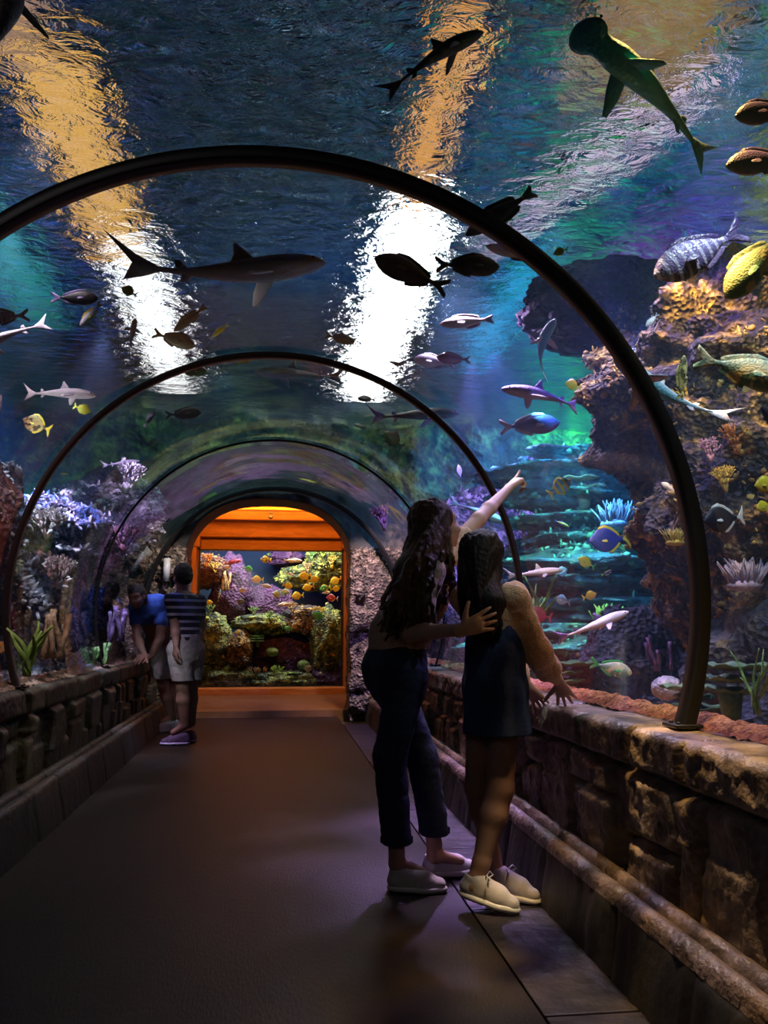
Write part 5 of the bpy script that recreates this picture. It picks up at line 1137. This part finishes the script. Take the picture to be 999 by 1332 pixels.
fBut = fishmat('banded_butterfly_fish', (.10, .45, .55), (.3, .7, .7), 0, band=((.85, .75, .05), 5, .4)); fNav = fishmat('navy_fish', (.01, .012, .035), (.02, .02, .05), 0); fWht = fishmat('white_fish', (.85, .85, .88), (.85, .85, .88), 0)
fGr2 = fishmat('green_fish', (.05, .45, .12), (.1, .5, .2), 0); fOrg = fishmat('orange_fish', (.8, .3, .03), (.85, .4, .1), 0); fPnk = fishmat('magenta_fish', (.6, .06, .2), (.5, .1, .2), 0)
sGry = fishmat('grey_shark', (.06, .065, .07), (.55, .57, .58), -.005, .05, rough=.5); sDrk = fishmat('dark_shark', (.012, .014, .014), (.05, .06, .06), -.01, .05, rough=.5); sBlu = fishmat('blue_shark', (.62, .64, .78), (.12, .42, .55), -.005, .05, rough=.5)
sTea = fishmat('teal_shark', (.03, .04, .06), (.01, .30, .38), .0, .05, rough=.5); sPal = fishmat('pale_shark', (.86, .80, .86), (.5, .46, .56), -.01, .06, rough=.45); sVio = fishmat('violet_shark', (.20, .13, .42), (.6, .5, .75), -.015, .05, rough=.45)
def F_(*a, **k): return fish(*a, **k)
S_ = dict(cat='shark')
# sharks
F_('shark', (8, -60), (20, 122), (.5, .3), sDrk, sDrk, 'dark shark leaving the picture at the top left corner', bend=.4, **S_)
F_('shark', (629, 42), (496, 104), (.35, .35), sDrk, sDrk, 'slender dark shark swimming near the top centre', bend=.5, **S_)
F_('bonnet', (748, 34), (956, 200), (.22, .38), sTea, sTea, 'teal bonnethead shark with a broad rounded head overhead', bend=-.3, **S_)
F_('shark', (424, 342), (160, 378), (.45, .45), sGry, sGry, 'long grey shark with pale belly gliding between the two light streaks', bend=-.6, **S_)
F_('shark', (176, 414), (167, 461), (.5, .5), sDrk, sDrk, 'tiny black shark silhouette on the left light streak', **S_)
F_('shark', (722, 415), (678, 492), (.55, .9), sBlu, sPal, 'blue shark with white fins swimming away above the violet shark', bend=.8, **S_)
F_('shark', (652, 506), (772, 524), (.45, .5), sVio, sVio, 'violet shark swimming left above the green glow', bend=-.5, **S_)
F_('shark', (798, 462), (930, 572), (.35, .35), sBlu, sPal, 'pale blue shark passing behind the near hoop', bend=.5, roll=.5, **S_)
F_('shark', (732, 742), (655, 750), (.3, .3), sPal, sPal, 'pale shark with an upright fin just right of the girl', **S_)
F_('shark', (655, 678), (584, 650), (.4, .4), sPal, sPal, 'white shark behind the pointing arm', bend=.4, **S_)
F_('shark', (818, 796), (726, 834), (.3, .3), sPal, sVio, 'large pale violet shark low behind the resting arm', bend=.6, **S_)
F_('shark', (126, 515), (20, 507), (.25, .25), sPal, sPal, 'white lit shark in front of the dark red rock on the left', bend=.4, **S_)
F_('shark', (-50, 470), (58, 402), (.3, .3), sPal, sPal, 'pale shark tail entering at the left edge', bend=-.8, **S_)
F_('shark', (598, 538), (476, 543), (.6, .6), sDrk, sVio, 'dark shark below the brightest streak crossing the second hoop', **S_)
F_('shark', (182, 600), (130, 606), (.7, .7), sPal, sPal, 'small white shark high behind the left of the second hoop', **S_)
F_('shark', (330, 484), (452, 492), (.8, .8), sGry, sGry, 'faint pale shark in the dark centre above the second hoop', **S_)
# larger fish
F_('oval', (487, 335), (583, 376), (.4, .42), fBlk, fBlk, 'black fish against the bright streak under the near hoop')
F_('oval', (650, 347), (566, 344), (.4, .4), fBlk, fOli, 'black fish with yellow fin edge below the near hoop')
F_('long', (606, 306), (695, 248), (.35, .35), fBlk, fBlk, 'black fish swimming behind the near hoop at its upper right')
F_('long', (632, 320), (705, 338), (.5, .5), fWht, fPale, 'white bellied fish half hidden by the near hoop')
F_('oval', (462, 445), (423, 436), (.6, .6), fOli, fOli, 'small brown fish at the left edge of the brightest streak')
F_('long', (572, 422), (642, 415), (.5, .5), fWht, fPale, 'white fish with trailing fins over the blue water')
F_('oval', (538, 467), (592, 474), (.6, .6), fSil, fPale, 'silver fish swimming left beside the purple one')
F_('oval', (568, 465), (612, 468), (.5, .5), fPur, fPur, 'purple fish overlapping the silver fish')
F_('oval', (254, 450), (199, 433), (.45, .45), fOli, fOli, 'olive fish at the lower end of the left light streak')
F_('long', (226, 431), (268, 398), (.5, .5), fOli, fOli, 'olive fish pointing down at the left light streak')
F_('long', (276, 438), (297, 422), (.8, .8), fYel, fYel, 'dim yellow fish right of the left light streak')
F_('long', (334, 463), (308, 474), (.9, .9), fYel, fYel, 'dim yellow fish just under the second hoop top')
F_('oval', (728, 550), (650, 556), (.6, .6), fPur, fSil, 'dark purple fish under the violet shark')
F_('oval', (851, 360), (968, 298), (.4, .4), fStr, fPur, 'violet barred fish above the yellow lit rock on the right')
F_('oval', (944, 388), (1020, 296), (.25, .25), fGrn, fGrn, 'pale green mottled fish diving at the right edge')
F_('oval', (956, 152), (1040, 138), (.35, .35), fPur, fPur, 'purple fish at the right edge above the bonnethead tail')
F_('oval', (944, 216), (1040, 203), (.3, .3), fPur, fPur, 'purple fish nearest the tail of the bonnethead shark')
F_('oval', (1030, 500), (904, 464), (.2, .2), fGrn, fGrn, 'large pale green fish swimming out at the right edge')
F_('long', (890, 462), (884, 520), (.35, .35), fYelM, fYelM, 'mottled yellow fish hanging upright on the right rocks', roll=1.2)
F_('long', (990, 530), (1012, 566), (.25, .25), fBlu, fBlu, 'blue fish at the right edge below the large green fish')
F_('disc', (981, 632), (1016, 628), (.25, .25), fYel, fYel, 'bright yellow tang at the right edge above the navy fish')
F_('disc', (984, 662), (1004, 655), (.35, .35), fYel, fYel, 'small yellow tang below the bright one at the right edge')
F_('disc', (915, 678), (968, 672), (.22, .22), fNav, fWht, 'navy fish with pale tail right of the near hoop')
F_('disc', (766, 704), (820, 700), (.5, .5), fBlu, fYel, 'dark blue fish with yellow fins in front of the teal rocks')
F_('disc', (742, 624), (714, 644), (.6, .6), fBut, fYel, 'yellow and blue banded fish right of the pointing hand')
F_('long', (740, 685), (722, 677), (.7, .7), fYel, fBlu, 'tiny yellow and blue fish on the teal rocks')
F_('disc', (752, 726), (774, 738), (.6, .6), fYel, fGr2, 'yellow green fish above the yellow tang behind the girl')
F_('long', (800, 742), (782, 748), (.7, .7), fBlu, fYel, 'small blue fish with yellow tail beside the near hoop')
F_('disc', (776, 772), (758, 778), (.5, .5), fYel, fYel, 'yellow tang over the low teal slab')
F_('disc', (686, 797), (718, 804), (.25, .25), fRed, fRed, 'maroon fish beside the peach sleeve')
F_('disc', (722, 778), (742, 784), (.6, .6), fSil, fPale, 'small silver fish above the maroon fish')
F_('oval', (822, 876), (768, 862), (.35, .35), fGrn, fGr2, 'lime green fish low beside the near hoop')
F_('disc', (738, 740), (722, 748), (.8, .8), fSil, fSil, 'tiny silver fish by the pale shark')
F_('disc', (735, 498), (756, 504), (.45, .45), fYel, fYel, 'yellow tang above the violet shark tail')
F_('disc', (720, 330), (738, 324), (.45, .45), fYel, fYel, 'yellow tang outside the upper right of the near hoop')
F_('long', (885, 930), (860, 922), (.5, .5), fSil, fSil, 'silver fish low at the inner side of the near hoop')
F_('oval', (860, 628), (880, 640), (.4, .4), fWht, fPale, 'small white fish at the near hoop on the right')
F_('oval', (840, 425), (856, 408), (.4, .4), fWht, fPale, 'small white fish above the golden rock')
F_('oval', (-35, 414), (38, 410), (.2, .25), fStr, fPale, 'violet and white fish entering at the left edge')
F_('oval', (128, 388), (66, 387), (.4, .4), fBlk, fPur, 'dark teal fish at the upper left')
F_('long', (104, 424), (131, 394), (.35, .35), fWht, fYel, 'white and yellow fish under the dark teal fish')
F_('disc', (30, 545), (66, 560), (.35, .35), fYelM, fYel, 'yellow fish below the white lit shark')
F_('disc', (118, 536), (96, 528), (.35, .35), fYel, fYel, 'yellow fish under the nose of the white lit shark')
F_('disc', (158, 374), (178, 384), (.4, .4), fYel, fGr2, 'yellow green fish above the dark teal fish')
F_('oval', (270, 483), (230, 484), (.6, .6), fBlk, fOli, 'small dark fish above the left of the second hoop')
F_('oval', (262, 536), (215, 540), (.6, .6), fOli, fOli, 'olive fish inside the second hoop on the left')
F_('long', (202, 532), (188, 556), (.6, .6), fBlk, fOli, 'small dark fish hanging inside the second hoop')
F_('long', (190, 580), (214, 570), (.8, .8), fBlk, fBlk, 'tiny dark fish near the third hoop top left')
F_('oval', (465, 518), (489, 520), (.8, .8), fOli, fOli, 'small brown fish on the white streak inside the second hoop')
F_('long', (460, 552), (482, 558), (.9, .9), fOli, fOli, 'thin brown fish under the white streak')
F_('disc', (500, 562), (524, 582), (.6, .6), fOli, fBlk, 'grey oval fish under the dark shark')
F_('long', (434, 558), (402, 560), (1.0, 1.0), fBlk, fBlk, 'thin dark fish above the third hoop top')
F_('long', (506, 470), (522, 476), (.8, .8), fOli, fOli, 'tiny brown fish right of the brightest streak')
F_('disc', (547, 650), (536, 640), (1.2, 1.2), fYel, fYel, 'small yellow fish above the hair of the pointing woman')
F_('disc', (596, 604), (600, 624), (.8, .8), fWht, fNav, 'small black and white fish left of the raised forearm')
F_('disc', (60, 704), (48, 690), (.4, .4), fYel, fYel, 'yellow fish on the pale left rock column')
F_('disc', (196, 686), (178, 690), (.5, .5), fOrg, fYel, 'orange and yellow fish above the bending man')
F_('long', (120, 826), (128, 850), (.4, .4), fWht, fYel, 'white fish hanging by the third hoop low on the left')
F_('long', (146, 842), (150, 862), (.6, .6), fWht, fWht, 'slim white fish left of the bending man')
F_('disc', (-8, 850), (12, 830), (.2, .2), fOrg, fPur, 'orange and violet fish at the lower left edge')
F_('long', (88, 617), (78, 616), (.5, .5), fYel, fYel, 'tiny yellow fish on the dark rock at the left')
F_('long', (620, 660), (650, 676), (1.0, 1.0), fBlu, fWht, 'blue fish under the white shark behind the raised arm')
F_('disc', (748, 880), (735, 884), (.9, .9), fBlu, fBlu, 'small blue fish low behind the resting forearm')
# fish in the end window
for u, v, d, L_, kind, mb, mf, lb in [
    (303, 731, 1, .24, 'long', fPnk, fPnk, 'magenta fish at the top left of the end window'), (296, 738, -1, .10, 'disc', fWht, fWht, 'small white fish under the magenta fish'), (322, 740, 1, .15, 'disc', fGr2, fGr2, 'green fish at the top middle of the end window'),
    (346, 728, -1, .16, 'disc', fYelM, fYel, 'yellow fish high in the middle of the end window'), (381, 729, 1, .26, 'long', fWht, fSil, 'white fish at the top right of the end window'), (335, 754, -1, .17, 'disc', fYel, fYel, 'yellow tang in the dark gap of the end window'),
    (345, 762, 1, .18, 'oval', fSil, fPale, 'pink silver fish beside the yellow tang'), (397, 749, -1, .19, 'disc', fYel, fOrg, 'golden tang at the front of the yellow shoal'), (408, 754, 1, .17, 'disc', fYel, fYel, 'yellow tang second in the shoal'), (401, 764, -1, .17, 'disc', fYel, fOrg, 'golden tang low in the shoal'),
    (374, 762, 1, .15, 'disc', fYel, fYel, 'yellow tang left of the shoal'), (437, 755, -1, .18, 'disc', fYel, fOrg, 'golden tang at the right edge of the shoal'), (436, 766, 1, .14, 'disc', fYel, fYel, 'yellow tang lowest at the right of the end window'), (423, 765, -1, .16, 'disc', fGr2, fYel, 'green and yellow fish under the shoal'),
    (361, 773, -1, .16, 'disc', fGrn, fGr2, 'pale green fish in the middle of the end window'), (370, 770, 1, .15, 'disc', fGrn, fGrn, 'pale green fish beside its twin'), (387, 775, -1, .18, 'disc', fYel, fYel, 'yellow tang above the white fish'), (372, 786, -1, .24, 'long', fWht, fWht, 'white fish in the centre of the end window'),
    (423, 771, 1, .14, 'oval', fWht, fBlu, 'white and blue fish at the right of the end window'), (432, 778, -1, .17, 'disc', fPnk, fWht, 'pink and white fish at the right of the end window'), (411, 800, 1, .20, 'disc', fGr2, fBlu, 'green and blue parrot coloured fish low right'), (316, 768, -1, .12, 'disc', fSil, fSil, 'violet grey fish in the dark gap'),
    (285, 775, 1, .2, 'long', fGrn, fYel, 'lime fish hanging at the left of the end window'), (271, 784, 1, .12, 'disc', fYel, fYelM, 'yellow mottled fish at the left edge of the end window'), (281, 819, -1, .14, 'long', fSil, fSil, 'silver fish at the lower left of the end window'), (378, 747, 1, .14, 'long', fSil, fWht, 'slim pale fish above the shoal'),
    (312, 783, 1, .13, 'disc', fOli, fOli, 'tan fish above the mossy shelf'), (375, 818, -1, .12, 'disc', fGr2, fGr2, 'green fish under the mossy shelf'), (433, 852, 1, .07, 'oval', fOrg, fOrg, 'tiny orange fish at the lower right of the end window'), (425, 864, -1, .06, 'oval', fWht, fWht, 'tiny white fish at the lower right of the end window')]:
    r = random.Random(u * 7 + v); p = at(u, v, 13.66 + r.uniform(0, .08)); q = r.uniform(-.35, .35); dv = Vector((d * math.cos(q), r.uniform(-.1, .3), math.sin(q))).normalized() * L_ / 2 * 1.15
    if 'hanging' in lb: dv = Vector((.2, 0, 1)).normalized() * L_ / 2
    F_(kind, None, None, None, mb, mf, lb, pts=(p + dv, p - dv), group='fish in the end window')
